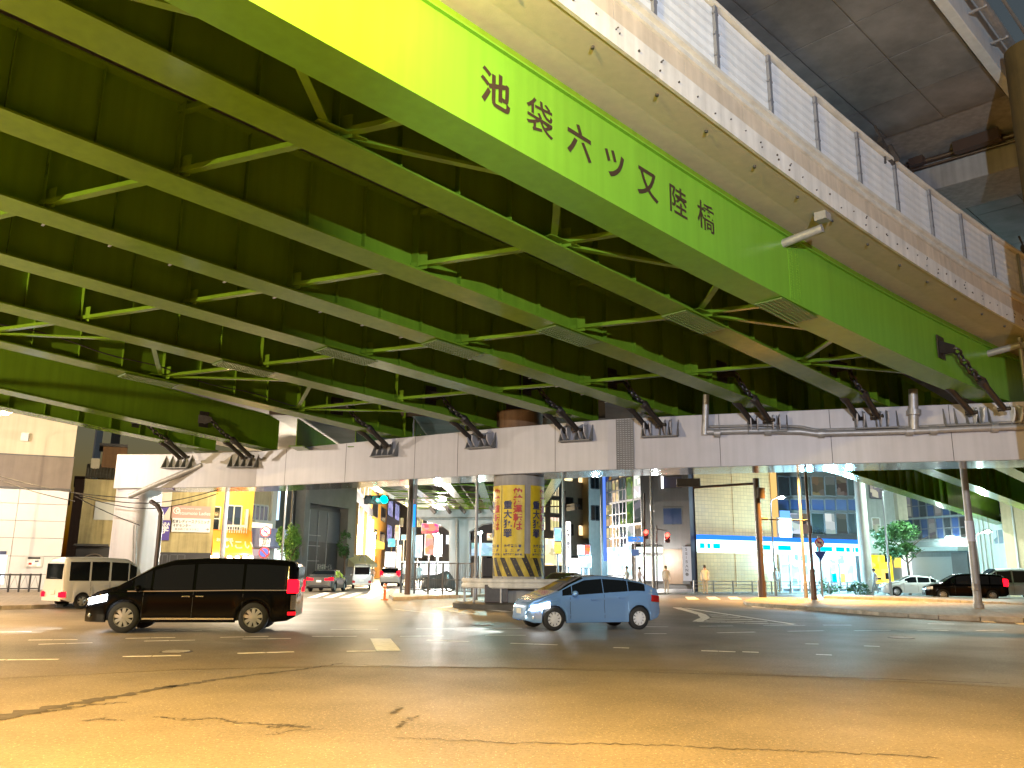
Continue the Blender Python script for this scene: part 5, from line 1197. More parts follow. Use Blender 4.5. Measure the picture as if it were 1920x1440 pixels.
# blue direction sign
g = thing("blue_direction_sign", "small blue lit one-way sign left of the red signal", "sign", tuple(FP(1192, 70))); bf = Fac(FP(1160, 70), FP(1230, 70)); bf.px("board", emit("blue_sign", (.08, .3, .9), .8), g, (1178, 1006, 1206, 1016), .0, .06); bf.txt(g, "→", 1192, 1011, .7, M['signw'], .07, sx=1.4); bf.px("lower_board", emit("blue_sign2", (.2, .3, .6), .4), g, (1184, 1030, 1198, 1042), .0, .06); mb = MB(); pole(mb, 1192, 1105, 1192, 1006, 70.1, .06, .06); mb.build("pole", M['pole'], g)
def road_sign(label, x, yb, yt, Y, discs, r=.07, m=None):
    g = thing("road_sign", label, "road sign", tuple(FP(x, Y))); mb = MB(); b, e = pole(mb, x + 2, yb, x, yt, Y, r, r); mb.build("pole", m or M['pole'], g, smooth=40)
    for kind, y, rad in discs:
        c = Vector((b.x, Y - .12, A(x, y, Y).z)); F = Vector((0, -1, 0))
        if kind in ('nostop', 'novan'):
            MB().tube([c, c + F * .02], rad, 24).build("ring", mat("sign_red", (.45, .03, .03), .35), g)
            MB().tube([c + F * .021, c + F * .03], rad * .78, 24).build("face", mat("sign_blue", (.03, .08, .4), .35) if kind == 'nostop' else M['signw'], g)
            if kind == 'nostop': MB().bar(c + F * .033 + Vector((-rad * .6, 0, rad * .6)), c + F * .033 + Vector((rad * .6, 0, -rad * .6)), .09, .006, up=(0, 1, 0)).build("bar", mat("sign_red", (.45, .03, .03), .35), g)
            else:
                MB().obox(c + F * .031 + Vector((-rad * .45, 0, -rad * .12)), Vector((rad * .9, 0, 0)), F * .006, Vector((0, 0, rad * .35))).build("mark", mat("sign_blue", (.03, .08, .4), .35), g); MB().bar(c + F * .036 + Vector((-rad * .6, 0, rad * .6)), c + F * .036 + Vector((rad * .6, 0, -rad * .6)), .07, .006, up=(0, 1, 0)).build("bar", mat("sign_red", (.45, .03, .03), .35), g)
        elif kind == 'plate':
            MB().obox(c + Vector((-rad, 0, -rad * .75)), Vector((2 * rad, 0, 0)), F * .02, Vector((0, 0, rad * 1.5))).build("plate", M['signw'], g)
            text("大型貨物\n8-20\n土日休日\nを除く", rad * .42, c + F * .03, (1, 0, 0), (0, 0, 1), M['black'], g, bold=.004, line=.85)
        elif kind == 'stop':
            MB().prism([c + Vector((-rad, 0, rad * .6)), c + Vector((rad, 0, rad * .6)), c + Vector((0, 0, -rad))], F * .02).build("plate", mat("sign_blue", (.03, .08, .4), .35), g)
    return g
road_sign("stacked no-lorries and no-stopping signs in front of the lilac canopy", 488, 1120, 985, 52, [('novan', 997, .33), ('plate', 1017, .32), ('nostop', 1036, .34)])
road_sign("red rimmed no-stopping sign in front of the lit convenience store", 1540, 1115, 1005, 57, [('novan', 1018, .32), ('stop', 1041, .42)])
g = thing("tapered_sign_pole", "slim brown pole with a thick foot and a crossarm before the convenience store", "pole", tuple(FP(1527, 46))); mb = MB(); b = A(1527, 1131, 45.7); b.z = 0
mb.tube([b, b + Vector((0, 0, 1.75)), b + Vector((0, 0, 1.78)), Vector((b.x, b.y, 8.3))], [.16, .15, .09, .08], 12); mb.tube([A(1516, 976, 45.7), A(1441, 974, 45.7)], .035, 8); mb.tube([A(1518, 985, 45.5), A(1519, 1000, 45.5)], .13, 8); mb.build("shaft", M['brown'], g, smooth=40)
g = thing("tall_grey_pole", "tall smooth grey steel pole standing on the kerbed right island", "pole", tuple(G(1836, 1147))); b = G(1836, 1147); mb = MB(); mb.tube([b, b + Vector((0, 0, .35)), b + Vector((0, 0, .36)), b + Vector((0, 0, 9.2))], [.22, .22, .17, .13], 20); mb.build("shaft", M['pole'], g, smooth=40)
MB().tube([b + Vector((0, 0, 3.0)), b + Vector((0, 0, 3.9))], .185, 20).build("wrap_sign", mat("pale_blue_wrap", (.5, .55, .7), .4), g, smooth=40); MB().obox(b + Vector((-.3, -.35, .9)), Vector((.2, 0, 0)), Vector((0, .18, 0)), Vector((0, 0, .3))).build("box", M['galv'], g, bevel=.02)
g = thing("concrete_pole", "thick pale concrete utility pole in front of the grey shop block", "utility pole", tuple(FP(1626, 62))); mb = MB(); pole(mb, 1628, 1112, 1612, 880, 62, .42, .38, 24); mb.build("shaft", mat("pale_concrete", (.42, .41, .38), .75, streak=.3, vscale=1), g, smooth=40)
g = thing("utility_pole", "slim grey utility pole in front of the yellow eatery", "utility pole", tuple(FP(409, 50))); mb = MB(); pole(mb, 410, 1110, 415, 915, 50, .16, .12, 14); mb.build("shaft", M['pole'], g, smooth=40)
g = thing("utility_pole", "thin dark pole in front of the stone portal building by the leafy tree", "utility pole", tuple(FP(538, 62))); mb = MB(); pole(mb, 538, 1090, 541, 905, 62, .1, .08, 14); mb.build("shaft", M['darkstl'], g, smooth=40)
wr = thing("overhead_wires", "sagging black overhead wires strung past the left column", "wires", (-20, 45, 5)); mb = MB()
for (x0, y0, x1, y1, sag) in ((-30, 885, 260, 935, 10), (-20, 893, 140, 940, 4), (140, 930, 262, 985, 3), (140, 925, 410, 918, 22), (150, 930, 410, 925, 26)):
    mb.tube([A(x0 + (x1 - x0) * k / 12, y0 + (y1 - y0) * k / 12 + sag * math.sin(math.pi * k / 12), 41.0) for k in range(13)], .022, 5)
mb.build("wire", M['black'], wr)

# lamps standing in the view
street_lamp("slim grey LED street lamp with a long curved arm before the grey shop block", FP(1667, 60), A(1716, 915, 60), COOL, 2400, 'cool', .08)
street_lamp("lamp pole before the stone portal building, its head hidden by the pier beam", FP(527, 50), A(541, 884, 49.6), (1, .86, .66), 5200, 'led', .07)
street_lamp("small white street lamp against the pale house", FP(1836, 57), A(1851, 998, 57), COOL, 1300, 'cool', .06)
street_lamp("small LED lamp in front of the dark glass offices", FP(1452, 58), A(1465, 934, 58), LED, 700, 'led', .06)
street_lamp("sodium lamp pole left of the column, its head hidden by the pier beam", FP(892, 41), A(893, 868, 41.0) + Vector((0, .6, 0)), SOD, 5000, spot=(150, .8))
street_lamp("sodium lamp pole right of the column, its head hidden by the pier beam", FP(1056, 52), A(1053, 872, 52.0), SOD, 5000, spot=(150, .8))
street_lamp("sodium lamp mast behind the slim brown pole on the right island", FP(1508, 49), A(1508, 862, 47.5), (1, .5, .1), 15000, spot=(125, .7))
street_lamp("bluish LED post lamp glaring under the far viaduct left of its white pier", FP(818, 58), A(818, 1003, 57.5), (.6, 1, 1), 700, 'cool', .06)
street_lamp("bluish LED post lamp glaring right of the white far pier", FP(900, 50), A(898, 1000, 49.6), (.5, 1, 1), 900, 'cool', .07)
street_lamp("far warm lamp along the street by the tan block", FP(700, 92), A(702, 1000, 91), (1, .75, .42), 14000, 'sod', .08)

# fence and trees
fn = thing("island_fence", "dark upright mesh fence on the tiled island left of the column", "fence", tuple(FP(820, 48)))
ff = Fac(FP(753, 49.5), FP(886, 46.5)); hF = 1.75
for k in range(6): c = ff.L * k / 5; ff.block("fence_post", M['darkstl'], fn, (c - .045, .16, c + .045, .16 + hF), -.045, .045)
mb = MB(); ff.bx(mb, (.05, .16 + hF - .06, ff.L - .05, .16 + hF), -.03, -.001); ff.bx(mb, (.05, .95, ff.L - .05, 1.0), -.03, -.001); ff.bx(mb, (.05, .35, ff.L - .05, .4), -.03, -.001); mb.build("fence_rail", M['darkstl'], fn)
mb = MB()
for k in range(40): c = ff.L * (k + .5) / 40; ff.bx(mb, (c - .008, .4, c + .008, .16 + hF - .06), .002, .018)
mb.build("mesh_panel", M['darkstl'], fn)
fb2 = thing("pavement_fence", "long pale guard fence along the pavement before the convenience store", "fence", tuple(FP(1420, 60))); ff = Fac(FP(1300, 60), FP(1690, 62))
for k in range(12): c = ff.L * k / 11; ff.block("fence_post", M['galv'], fb2, (c - .04, .1, c + .04, .95), -.04, .04)
mb = MB()
for z in (.4, .65, .88): ff.bx(mb, (0, z, ff.L, z + .05), .041, .08)
mb.build("fence_rail", M['galv'], fb2)
def foliage(name, c, rx, ry, rz, n, size, m, par, seed, clumps=9):
    rnd = random.Random(seed); mb = MB(); c = Vector(c)
    cl = []
    for k in range(clumps):
        while True:
            p = Vector((rnd.uniform(-1, 1), rnd.uniform(-1, 1), rnd.uniform(-.8, 1)))
            if .35 < p.length < 1: break
        cl.append((p, rnd.uniform(.25, .5)))
    for k in range(n):
        p, r_ = rnd.choice(cl); d = Vector((rnd.gauss(0, 1), rnd.gauss(0, 1), rnd.gauss(0, 1))).normalized() * r_ * rnd.random() ** .4
        q = p + d; o = c + Vector((q.x * rx, q.y * ry, q.z * rz)); e = Euler((rnd.uniform(-1, 1), rnd.uniform(-.9, .9), rnd.uniform(0, 6.28))).to_matrix(); s_ = size * rnd.uniform(.6, 1.4)
        mb.add([o + e @ Vector(v) * s_ for v in ((0, -1, 0), (.38, -.2, .06), (.30, .45, .04), (0, 1, -.1), (-.30, .45, .04), (-.38, -.2, .06))], [(0, 1, 2, 3, 4, 5)])
    return mb.build(name, m, par)
M['leaf'] = mat("leaf", (.05, .14, .035), .5, var=.5, vscale=1.2); M['bark'] = mat("bark", (.09, .06, .04), .8, var=.3, vscale=5)
M['leafb'] = mat("lit_leaf", (.10, .22, .04), .5, var=.4, vscale=1.5)  # lighter leaf copy: the light on the tree put into its colour
def tree(label, base, h, rx, rz, n, size, leafm, seed):
    t = thing("street_tree", label, "tree", tuple(base)); b = Vector(base); mb = MB(); rnd = random.Random(seed)
    mb.tube([b, b + Vector((.05, 0, h * .3)), b + Vector((0, .03, h * .62))], [.13, .1, .06], 8)
    for k in range(7):
        a = k * 2.4 + rnd.random(); z = h * rnd.uniform(.4, .62); mb.tube([b + Vector((0, 0, z)), b + Vector((math.cos(a) * rx * .45, math.sin(a) * rx * .45, z + h * .15)), b + Vector((math.cos(a) * rx * .85, math.sin(a) * rx * .85, z + h * .22))], [.05, .035, .012], 6)
    mb.build("trunk", M['bark'], t, smooth=50); foliage("crown", b + Vector((0, 0, h * .78)), rx, rx, rz, n, size, leafm, t, seed, 14); return t
tree("young street tree with spreading green crown before the blue glass office", FP(1702, 63), 5.3, 2.2, 1.25, 2600, .16, M['leaf'], 5)
tree("narrow bright lit tree at the corner of the stone portal building", FP(543, 62), 4.6, 1.0, 1.7, 1800, .15, M['leafb'], 9)
tree("small dark tree down the street by the pale awning", FP(645, 72), 4.4, .5, 1.1, 500, .14, M['leaf'], 11)
def bush(label, base, r, h, seed):
    t = thing("shrub", label, "shrub", tuple(base)); b = Vector(base); mb = MB()
    for k in range(5): mb.tube([b, b + Vector((math.cos(k * 1.3) * r * .5, math.sin(k * 1.3) * r * .5, h * .7))], [.02, .008], 5)
    mb.build("stem", M['bark'], t); foliage("foliage", b + Vector((0, 0, h * .5)), r, r, h * .5, 700, .09, M['leaf'], t, seed, 10)
bush("round clipped shrub beside the concrete pole", FP(1601, 61), .75, .95, 3); bush("tall leafy planter shrub at the store's door", FP(1555, 63), .8, 1.3, 4)
# ------------------------------------------------------------------ vehicles
def interp(tab, x):
    if x <= tab[0][0]: return tab[0][1]
    for (a, b), (c, d) in zip(tab, tab[1:]):
        if x <= c:
            k = (x - a) / (c - a); return b + (d - b) * k
    return tab[-1][1]
M['tyre'] = mat("tyre", (.015, .015, .016), .75, bump=.2, bscale=60); M['rim'] = mat("alloy_rim", (.55, .56, .58), .3, metal=.6); M['rimw'] = mat("white_rim", (.62, .62, .64), .4)
M['cglass'] = mat("car_glass", (.006, .008, .010), .06, spec=.35); M['under'] = mat("black_plastic", (.018, .018, .02), .55)
M['head'] = emit("headlight", (.9, .95, 1), 14, False); M['headoff'] = mat("lamp_clear", (.6, .65, .7), .08, spec=.8); M['tail'] = emit("taillight_on", (1, .004, .012), 4, False); M['tailoff'] = mat("taillight_red", (.35, .01, .015), .15, spec=.7); M['tailw'] = emit("taillight_low", (1, .01, .015), 1.4, False)
M['chrome'] = mat("chrome", (.6, .6, .62), .12, metal=.9); M['numplate'] = mat("number_plate", (.6, .62, .6), .4); M['amber'] = emit("amber_lamp", (1, .45, .05), 3, False)
def wheel(par, x, y, r, w, rimm, spokes, side, dished=True):
    t = MB(); ax = Vector((0, side, 0)); c = Vector((x, y, r)); prof = [(.62, -.5), (.9, -.5), (1.0, -.36), (1.0, .36), (.9, .5), (.66, .5), (.62, .42)]
    t.loft([[c + Vector((math.cos(a) * r * p, side * q * w, math.sin(a) * r * p)) for p, q in prof] for a in [2 * math.pi * k / 28 for k in range(29)]], cap=False)
    t = t.build("tyre", M['tyre'], None, smooth=45); wh = t
    wh.parent = par; wh.name = "wheel"
    rm = MB(); rim_r = r * .66
    rm.loft([[c + Vector((math.cos(a) * rim_r * p, side * q * w, math.sin(a) * rim_r * p)) for p, q in ((1.0, .44), (.93, .46), (.90, .30), (.88, .05))] for a in [2 * math.pi * k / 28 for k in range(29)]], closed=False, cap=False)
    for k in range(spokes):
        a = 2 * math.pi * (k + .25) / spokes; d = Vector((math.cos(a), 0, math.sin(a))); n = Vector((-math.sin(a), 0, math.cos(a))); o = c + ax * w * .38
        wi, wo = rim_r * .11 * (10 / spokes) ** .5, rim_r * .17 * (10 / spokes) ** .8
        rm.box8([o + d * rim_r * .12 - n * wi - ax * .03, o + d * rim_r * .93 - n * wo - ax * .03, o + d * rim_r * .93 + n * wo - ax * .03, o + d * rim_r * .12 + n * wi - ax * .03, o + d * rim_r * .12 - n * wi + ax * .025, o + d * rim_r * .93 - n * wo, o + d * rim_r * .93 + n * wo, o + d * rim_r * .12 + n * wi + ax * .025])
    rm.tube([c + ax * w * .30, c + ax * w * .46], rim_r * .22, 14); rm.build("rim", rimm, wh, smooth=40)
    bk = MB(); bk.tube([c + ax * w * .0, c + ax * w * .04], rim_r * .9, 20); bk.build("brake_disc", M['under'], wh)
    return wh
def car(name, label, cat, loc, rz, P, group=None):
    """P: L length, Wd width, roof/belt/low lines as (x, z) tables from the rear (0) to the nose (L), wheels, pillars"""
    t = thing(name, label, cat, loc, rz, group)
    LOCAL.add(t.name); L, Wd = P['L'], P['W']; x0 = -L / 2; wr = P['wr']; ar = wr + P.get('gap', .055); wx = [P['rw'], P['fw']]; sill = P['sill']
    n = P.get('n', 84); xs = sorted(set([L * k / n for k in range(n + 1)] + [w + d for w in wx for d in (-ar, ar, -ar * .97, ar * .97, -ar * .86, ar * .86)] + [c for w_ in P['win'] for c in w_[:2]] + list(P['ws']) + list(P['rs'])))
    xs = [x for x in xs if 0 <= x <= L]; xs = [x for i, x in enumerate(xs) if i == 0 or x - xs[i - 1] > .004]
    def half(x):   # plan outline
        e = P.get('nose', .55); b = P.get('tailr', .4); k = 1.0
        if x > L - e: k = 1 - P.get('nosek', .30) * ((x - (L - e)) / e) ** 2.4
        if x < b: k = 1 - P.get('tailk', .16) * ((b - x) / b) ** 2.4
        return Wd / 2 * k
    rings = []
    for x in xs:
        rf, bl, lo = interp(P['roof'], x), interp(P['belt'], x), max(sill, interp(P['low'], x))
        for w in wx:
            if abs(x - w) < ar: lo = max(lo, wr + math.sqrt(max(0, ar * ar - (x - w) ** 2)) * 1.0)
        lo = min(lo, bl - .09); h = half(x); hh = rf - bl
        tw = P.get('tumble', .16)
        rw = h - tw * min(1, hh / .5) - .03
        fl = .018 if any(abs(x - w) < ar * 1.12 for w in wx) else 0
        wst = P.get('waist', .0)
        pts = [(h * .93, lo), (h + fl - .012, lo + .012), (h + fl + .002, lo + (bl - lo) * .30), (h - wst + fl * .6, lo + (bl - lo) * .62), (h - .012, bl - (bl - lo) * .16), (h - .035, bl - .006), (h - .05, bl + min(.025, hh * .1)),
               (rw + .035, bl + hh * .80), (rw, bl + hh * .90), (rw - .09, bl + hh * .972), (rw * .55, rf - .006), (0, rf)]
        rings.append([Vector((x0 + x, y, z)) for y, z in pts])
    nr = len(rings[0]); body = MB(); ws = MB(); rs = MB(); wins = [(MB(), MB()) for _ in P['win']]
    for side in (1, -1):
        R_ = [[Vector((p.x, p.y * side, p.z)) for p in r] for r in rings]
        for i in range(len(xs) - 1):
            xm = (xs[i] + xs[i + 1]) / 2
            for k in range(nr - 1):
                q = [R_[i][k], R_[i + 1][k], R_[i + 1][k + 1], R_[i][k + 1]]; tgt = body
                if k == 6:
                    for wi, w_ in enumerate(P['win']):
                        if w_[0] <= xm <= w_[1]: tgt = wins[wi][0 if side == 1 else 1]
                if k >= 7 and P['ws'][0] <= xm <= P['ws'][1] and k >= 8: tgt = ws
                if k >= 8 and P['rs'][0] <= xm <= P['rs'][1]: tgt = rs
                tgt.add(q, [(0, 1, 2, 3) if side == 1 else (3, 2, 1, 0)])
        for e, r in ((0, R_[0]), (1, R_[-1])):
            body.add([Vector((r[0].x, 0, r[0].z))] + r, [tuple(range(nr + 1)) if (side == 1) == (e == 0) else tuple(reversed(range(nr + 1)))])
    def bld(mb, nm, m, par, sm=38):
        me = bpy.data.meshes.new(nm); me.from_pydata(mb.v, [], mb.f); b = bmesh.new(); b.from_mesh(me); bmesh.ops.remove_doubles(b, verts=b.verts, dist=.0008); bmesh.ops.dissolve_degenerate(b, edges=b.edges, dist=.0005); bmesh.ops.recalc_face_normals(b, faces=b.faces); b.to_mesh(me); b.free()
        me.shade_smooth(); me.set_sharp_from_angle(angle=R(sm)); me.materials.append(m); o = bpy.data.objects.new(nm, me); COL.objects.link(o); o.parent = par; return o
    b_ = bld(body, "body", P['paint'], t)
    if ws.f: bld(ws, "windscreen", M['cglass'], t)
    if rs.f: bld(rs, "rear_window", M['cglass'], t)
    for a, c in wins:
        for m_ in (a, c):
            if m_.f: bld(m_, "window", M['cglass'], t)
    u = MB(); u.box((x0 + L * .5, 0, (sill + .04 + interp(P['belt'], L * .5)) / 2 - .06), (L * .86, Wd * .80, interp(P['belt'], L * .5) - sill - .16)); u.build("chassis", M['under'], t)
    for w in wx:
        for sd in (1, -1): wheel(t, x0 + w, sd * (Wd / 2 - P.get('ww', .2) / 2 - .015), wr, P.get('ww', .2), P['rim'], P['spokes'], sd)
    def side_y(x, z, sd):   # skin position at (x, z)
        i = min(range(len(xs)), key=lambda j: abs(xs[j] - x)); r = rings[i]
        for a, b in zip(r, r[1:]):
            if a.z <= z <= b.z: k = (z - a.z) / max(1e-6, b.z - a.z); return sd * (a.y + (b.y - a.y) * k)
        return sd * r[3].y
    for sd in (1, -1):
        for hx in P.get('handles', ()):
            z = interp(P['belt'], hx) - .13; y = side_y(hx, z, sd); MB().box((x0 + hx, y + sd * .018, z), (.19, .03, .028)).build("handle", P.get('handle', P['paint']), t, bevel=.008)
        if 'mirror' in P:
            mx = P['mirror']; z = interp(P['belt'], mx) + .07; y = sd * (half(mx) + .09); mb = MB(); mb.sphere((x0 + mx, y, z), .1, 12, 8, (.8, 1.1, .8)); mb.build("mirror", P['paint'], t, smooth=60)
        if P.get('belt_trim'):
            xa, xb = P['belt_trim']; tm = MB(); xx = [xa + (xb - xa) * k / 24 for k in range(25)]
            tm.loft([[Vector((x0 + x, sd * (half(x) - .028), interp(P['belt'], x) - .012)), Vector((x0 + x, sd * (half(x) - .030), interp(P['belt'], x) + .012)), Vector((x0 + x, sd * (half(x) - .06), interp(P['belt'], x) + .012)), Vector((x0 + x, sd * (half(x) - .06), interp(P['belt'], x) - .012))] for x in xx]); tm.build("belt_trim", M['chrome'], t)
        # door seams as fine dark strips following the skin
        sm = MB()
        for dx in P.get('seams', ()):
            pts = []
            for k in range(9):
                z = sill + .12 + (interp(P['belt'], dx) - sill - .13) * k / 8; pts.append(Vector((x0 + dx, side_y(dx, z, sd) + sd * .002, z)))
            for a, b in zip(pts, pts[1:]): sm.quad(a - Vector((.006, 0, 0)), a + Vector((.006, 0, 0)), b + Vector((.006, 0, 0)), b - Vector((.006, 0, 0)))
        if sm.f: sm.build("door_seam", M['under'], t)
        if P.get('trim'):
            xa, xb, z = P['trim']; tm = MB()
            xx = [xa + (xb - xa) * k / 12 for k in range(13)]
            tm.loft([[Vector((x0 + x, side_y(x, z, sd) + sd * .012, z - .02)), Vector((x0 + x, side_y(x, z, sd) + sd * .012, z + .02)), Vector((x0 + x, side_y(x, z, sd) - sd * .02, z + .02)), Vector((x0 + x, side_y(x, z, sd) - sd * .02, z - .02))] for x in xx]); tm.build("side_trim", M['chrome'], t)
        # lamps wrap the corners of the outline
        for nm, (xa, xb, za, zb, m_, zs_) in P['lamps'].items():
            lm = MB(); xx = [xa + (xb - xa) * k / 10 for k in range(11)]
            lm.loft([[Vector((x0 + x, sd * (half(min(L, max(0, x))) + .016), za + (zs_ * (k / 10)))), Vector((x0 + x, sd * (half(min(L, max(0, x))) + .010), zb + (zs_ * (k / 10)))), Vector((x0 + x, sd * (half(min(L, max(0, x))) - .12), zb + (zs_ * (k / 10)))), Vector((x0 + x, sd * (half(min(L, max(0, x))) - .12), za + (zs_ * (k / 10))))] for k, x in enumerate(xx)])
            lm.build(nm, m_, t, smooth=50)
        for nm, (x, y, z, r, m_) in P.get('round', {}).items():
            q = MB(); q.sphere((x0 + x, sd * y, z), r, 12, 8, (.5, 1.3, .8)); q.build(nm, m_, t, smooth=60)
    for sd in (1, -1):
        if 'rear_lamp' in P:
            yy_, w_, za, zb, m_, x_ = P['rear_lamp']; MB().box((x0 + x_, sd * yy_, (za + zb) / 2), (.05, w_, zb - za)).build("taillight", m_, t, bevel=.015)
        if 'front_lamp' in P:
            yy_, w_, za, zb, m_, x_ = P['front_lamp']; MB().box((x0 + x_, sd * yy_, (za + zb) / 2), (.06, w_, zb - za)).build("headlight", m_, t, bevel=.02)
    for nm, (x, w_, z0, z1, th, m_) in P.get('ends', {}).items():
        MB().box((x0 + x, 0, (z0 + z1) / 2), (th, w_, z1 - z0)).build(nm, m_, t, bevel=min(.02, th * .3))
    return t
PB = mat("silver_lit_blue", (.22, .42, .80), .2, metal=.5, coat=1.0); PK = mat("black_car_paint", (.003, .003, .0035), .09, coat=.0, spec=.14); PW = mat("white_car_paint", (.62, .62, .62), .25, coat=.7); PG = mat("dark_car_paint", (.05, .05, .055), .22, coat=.8); PS = mat("silver_car_paint", (.45, .47, .47), .3, metal=.5, coat=.5)  # PB: silver body with the blue light on it put into the colour
HATCH = dict(L=3.99, W=1.695, sill=.19, wr=.30, rw=.73, fw=3.28, gap=.045, ww=.185, paint=PB, rim=M['rimw'], spokes=10, waist=.035, tumble=.17, nosek=.42, nose=.8, tailr=.5, tailk=.2,
    roof=[(0, .80), (.04, 1.0), (.12, 1.10), (.30, 1.18), (.60, 1.285), (1.15, 1.40), (1.8, 1.455), (2.35, 1.41), (2.75, 1.24), (3.15, 1.03), (3.5, .905), (3.8, .78), (3.93, .66), (3.99, .52)],
    belt=[(0, .78), (.1, .985), (.8, 1.01), (1.6, .965), (2.5, .905), (3.05, .88), (3.5, .82), (3.8, .69), (3.93, .55), (3.99, .44)], low=[(0, .42), (.12, .30), (.5, .2), (3.5, .19), (3.8, .2), (3.99, .26)],
    win=[(.52, 1.04), (1.06, 1.80), (1.82, 2.74), (2.76, 3.04)], ws=(2.36, 3.14), rs=(.10, .60), handles=(1.28, 2.12), mirror=2.72, seams=(1.80, 2.82),
    lamps={'headlight': (3.42, 3.86, .60, .74, M['head'], -.10), 'taillight': (.03, .34, .72, .90, M['tailoff'], .03)},
    ends={'grille': (3.93, .9, .26, .40, .08, M['under']), 'number_plate': (3.985, .33, .42, .55, .02, M['numplate'])}, round={'fog_lamp': (3.82, .62, .34, .055, M['headoff'])})
VAN = dict(belt_trim=(.2, 4.0), rear_lamp=(.72, .26, .95, 1.25, M['tail'], .0), L=5.0, W=1.85, sill=.24, wr=.36, rw=1.0, fw=4.03, gap=.05, ww=.22, paint=PK, rim=M['rim'], spokes=9, waist=.02, tumble=.13, nosek=.34, nose=.75, tailr=.3, tailk=.1,
    roof=[(0, 1.45), (.04, 1.66), (.15, 1.74), (.8, 1.79), (2.2, 1.80), (3.0, 1.75), (3.5, 1.58), (4.0, 1.26), (4.25, 1.10), (4.7, .98), (4.92, .86), (5.0, .70)],
    belt=[(0, 1.02), (1.5, 1.01), (3.0, .98), (4.0, .97), (4.5, .93), (4.85, .80), (5.0, .62)], low=[(0, .38), (.2, .28), (.6, .24), (4.6, .24), (4.85, .22), (5.0, .25)],
    win=[(.25, 1.25), (1.32, 2.42), (2.50, 3.42), (3.48, 3.86)], ws=(3.42, 4.24), rs=(-1, -.5), handles=(2.3, 2.62), handle=M['chrome'], mirror=3.72, seams=(1.28, 2.46, 3.62), trim=(1.45, 3.6, .33),
    lamps={'headlight': (4.45, 4.93, .74, .90, M['head'], -.10), 'taillight': (.0, .22, .95, 1.28, M['tail'], 0), 'reflector': (.0, .18, .42, .5, M['tailw'], 0), 'rear_chrome': (.0, .12, .55, .9, M['chrome'], 0)},
    ends={'grille': (4.985, 1.1, .42, .78, .05, M['chrome']), 'rear_glass': (-.003, 1.4, 1.08, 1.6, .02, M['cglass']), 'number_plate': (5.02, .33, .4, .55, .02, M['numplate'])}, round={'fog_lamp': (4.86, .70, .40, .07, M['headoff'])})
KEI = dict(rear_lamp=(.60, .20, .42, .60, M['tail'], -.03), L=3.4, W=1.475, sill=.22, wr=.27, rw=.75, fw=2.95, gap=.05, ww=.16, paint=PW, rim=M['rim'], spokes=6, tumble=.10, nosek=.2, nose=.4, tailr=.25, tailk=.05,
    roof=[(0, 1.5), (.05, 1.78), (.2, 1.86), (1.5, 1.89), (2.5, 1.84), (2.9, 1.62), (3.2, 1.1), (3.4, .85)], belt=[(0, .98), (2.6, .96), (3.1, .93), (3.3, .8), (3.4, .6)], low=[(0, .34), (.3, .24), (3.4, .24)],
    win=[(.2, .95), (1.02, 1.72), (1.8, 2.5), (2.55, 2.85)], ws=(2.5, 3.2), rs=(-1, -.5), handles=(1.6, 1.95), mirror=2.8, seams=(1.0, 1.76, 2.6),
    lamps={'headlight': (3.1, 3.36, .66, .8, M['head'], 0), 'taillight': (-.01, .10, .42, .62, M['tail'], 0)},
    ends={'rear_window': (-.004, 1.12, 1.06, 1.62, .02, M['cglass']), 'number_plate': (-.012, .33, .52, .66, .02, M['numplate']), 'rear_bumper': (-.02, 1.3, .28, .42, .05, PW), 'rear_wiper': (-.02, .5, 1.1, 1.12, .01, M['under'])})
SEDAN = dict(rear_lamp=(.58, .42, .74, .88, M['tail'], .02), L=4.6, W=1.78, sill=.2, wr=.31, rw=.95, fw=3.65, ww=.2, paint=PG, rim=M['rim'], spokes=8, tumble=.2, nosek=.3, nose=.6, tailr=.4, tailk=.15,
    roof=[(0, .95), (.5, 1.04), (.85, 1.12), (1.35, 1.36), (2.0, 1.45), (2.6, 1.44), (3.0, 1.28), (3.45, 1.02), (4.1, .90), (4.5, .74), (4.6, .58)], belt=[(0, .90), (.6, .96), (2.5, .92), (3.4, .90), (4.1, .82), (4.45, .66), (4.6, .5)], low=[(0, .36), (.3, .22), (4.3, .2), (4.6, .24)],
    win=[(1.0, 1.35), (1.42, 2.2), (2.27, 3.05)], ws=(2.7, 3.42), rs=(.86, 1.34), handles=(1.75, 2.55), mirror=3.0, seams=(2.23, 3.15),
    lamps={'headlight': (4.2, 4.52, .6, .74, M['headoff'], -.04), 'taillight': (.0, .32, .74, .92, M['tail'], 0)}, ends={'number_plate': (-.01, .33, .62, .76, .03, M['numplate']), 'rear_bumper': (-.01, 1.2, .3, .46, .06, M['under']), 'grille': (4.58, .8, .4, .55, .05, M['under'])})
WAGON = dict(VAN); WAGON.update(belt_trim=None, L=4.6, W=1.72, wr=.31, rw=.9, fw=3.65, roof=[(0, 1.1), (.08, 1.35), (.3, 1.55), (1.0, 1.61), (2.2, 1.62), (2.8, 1.55), (3.2, 1.33), (3.6, 1.08), (4.2, .93), (4.5, .78), (4.6, .6)], belt=[(0, .95), (1.5, .95), (3.5, .92), (4.2, .84), (4.45, .7), (4.6, .52)],
    win=[(.3, .95), (1.02, 1.95), (2.03, 2.85), (2.9, 3.15)], ws=(2.82, 3.58), rs=(.02, .28), handles=(1.85, 2.15), mirror=3.05, seams=(1.0, 1.99, 2.95), trim=None, sill=.22,
    lamps={'headlight': (4.2, 4.53, .68, .82, M['headoff'], -.05), 'taillight': (.02, .26, .85, 1.30, M['tail'], .02)}, ends={'number_plate': (-.01, .33, .62, .76, .03, M['numplate']), 'grille': (4.58, .9, .42, .6, .05, M['chrome'])}, round={})
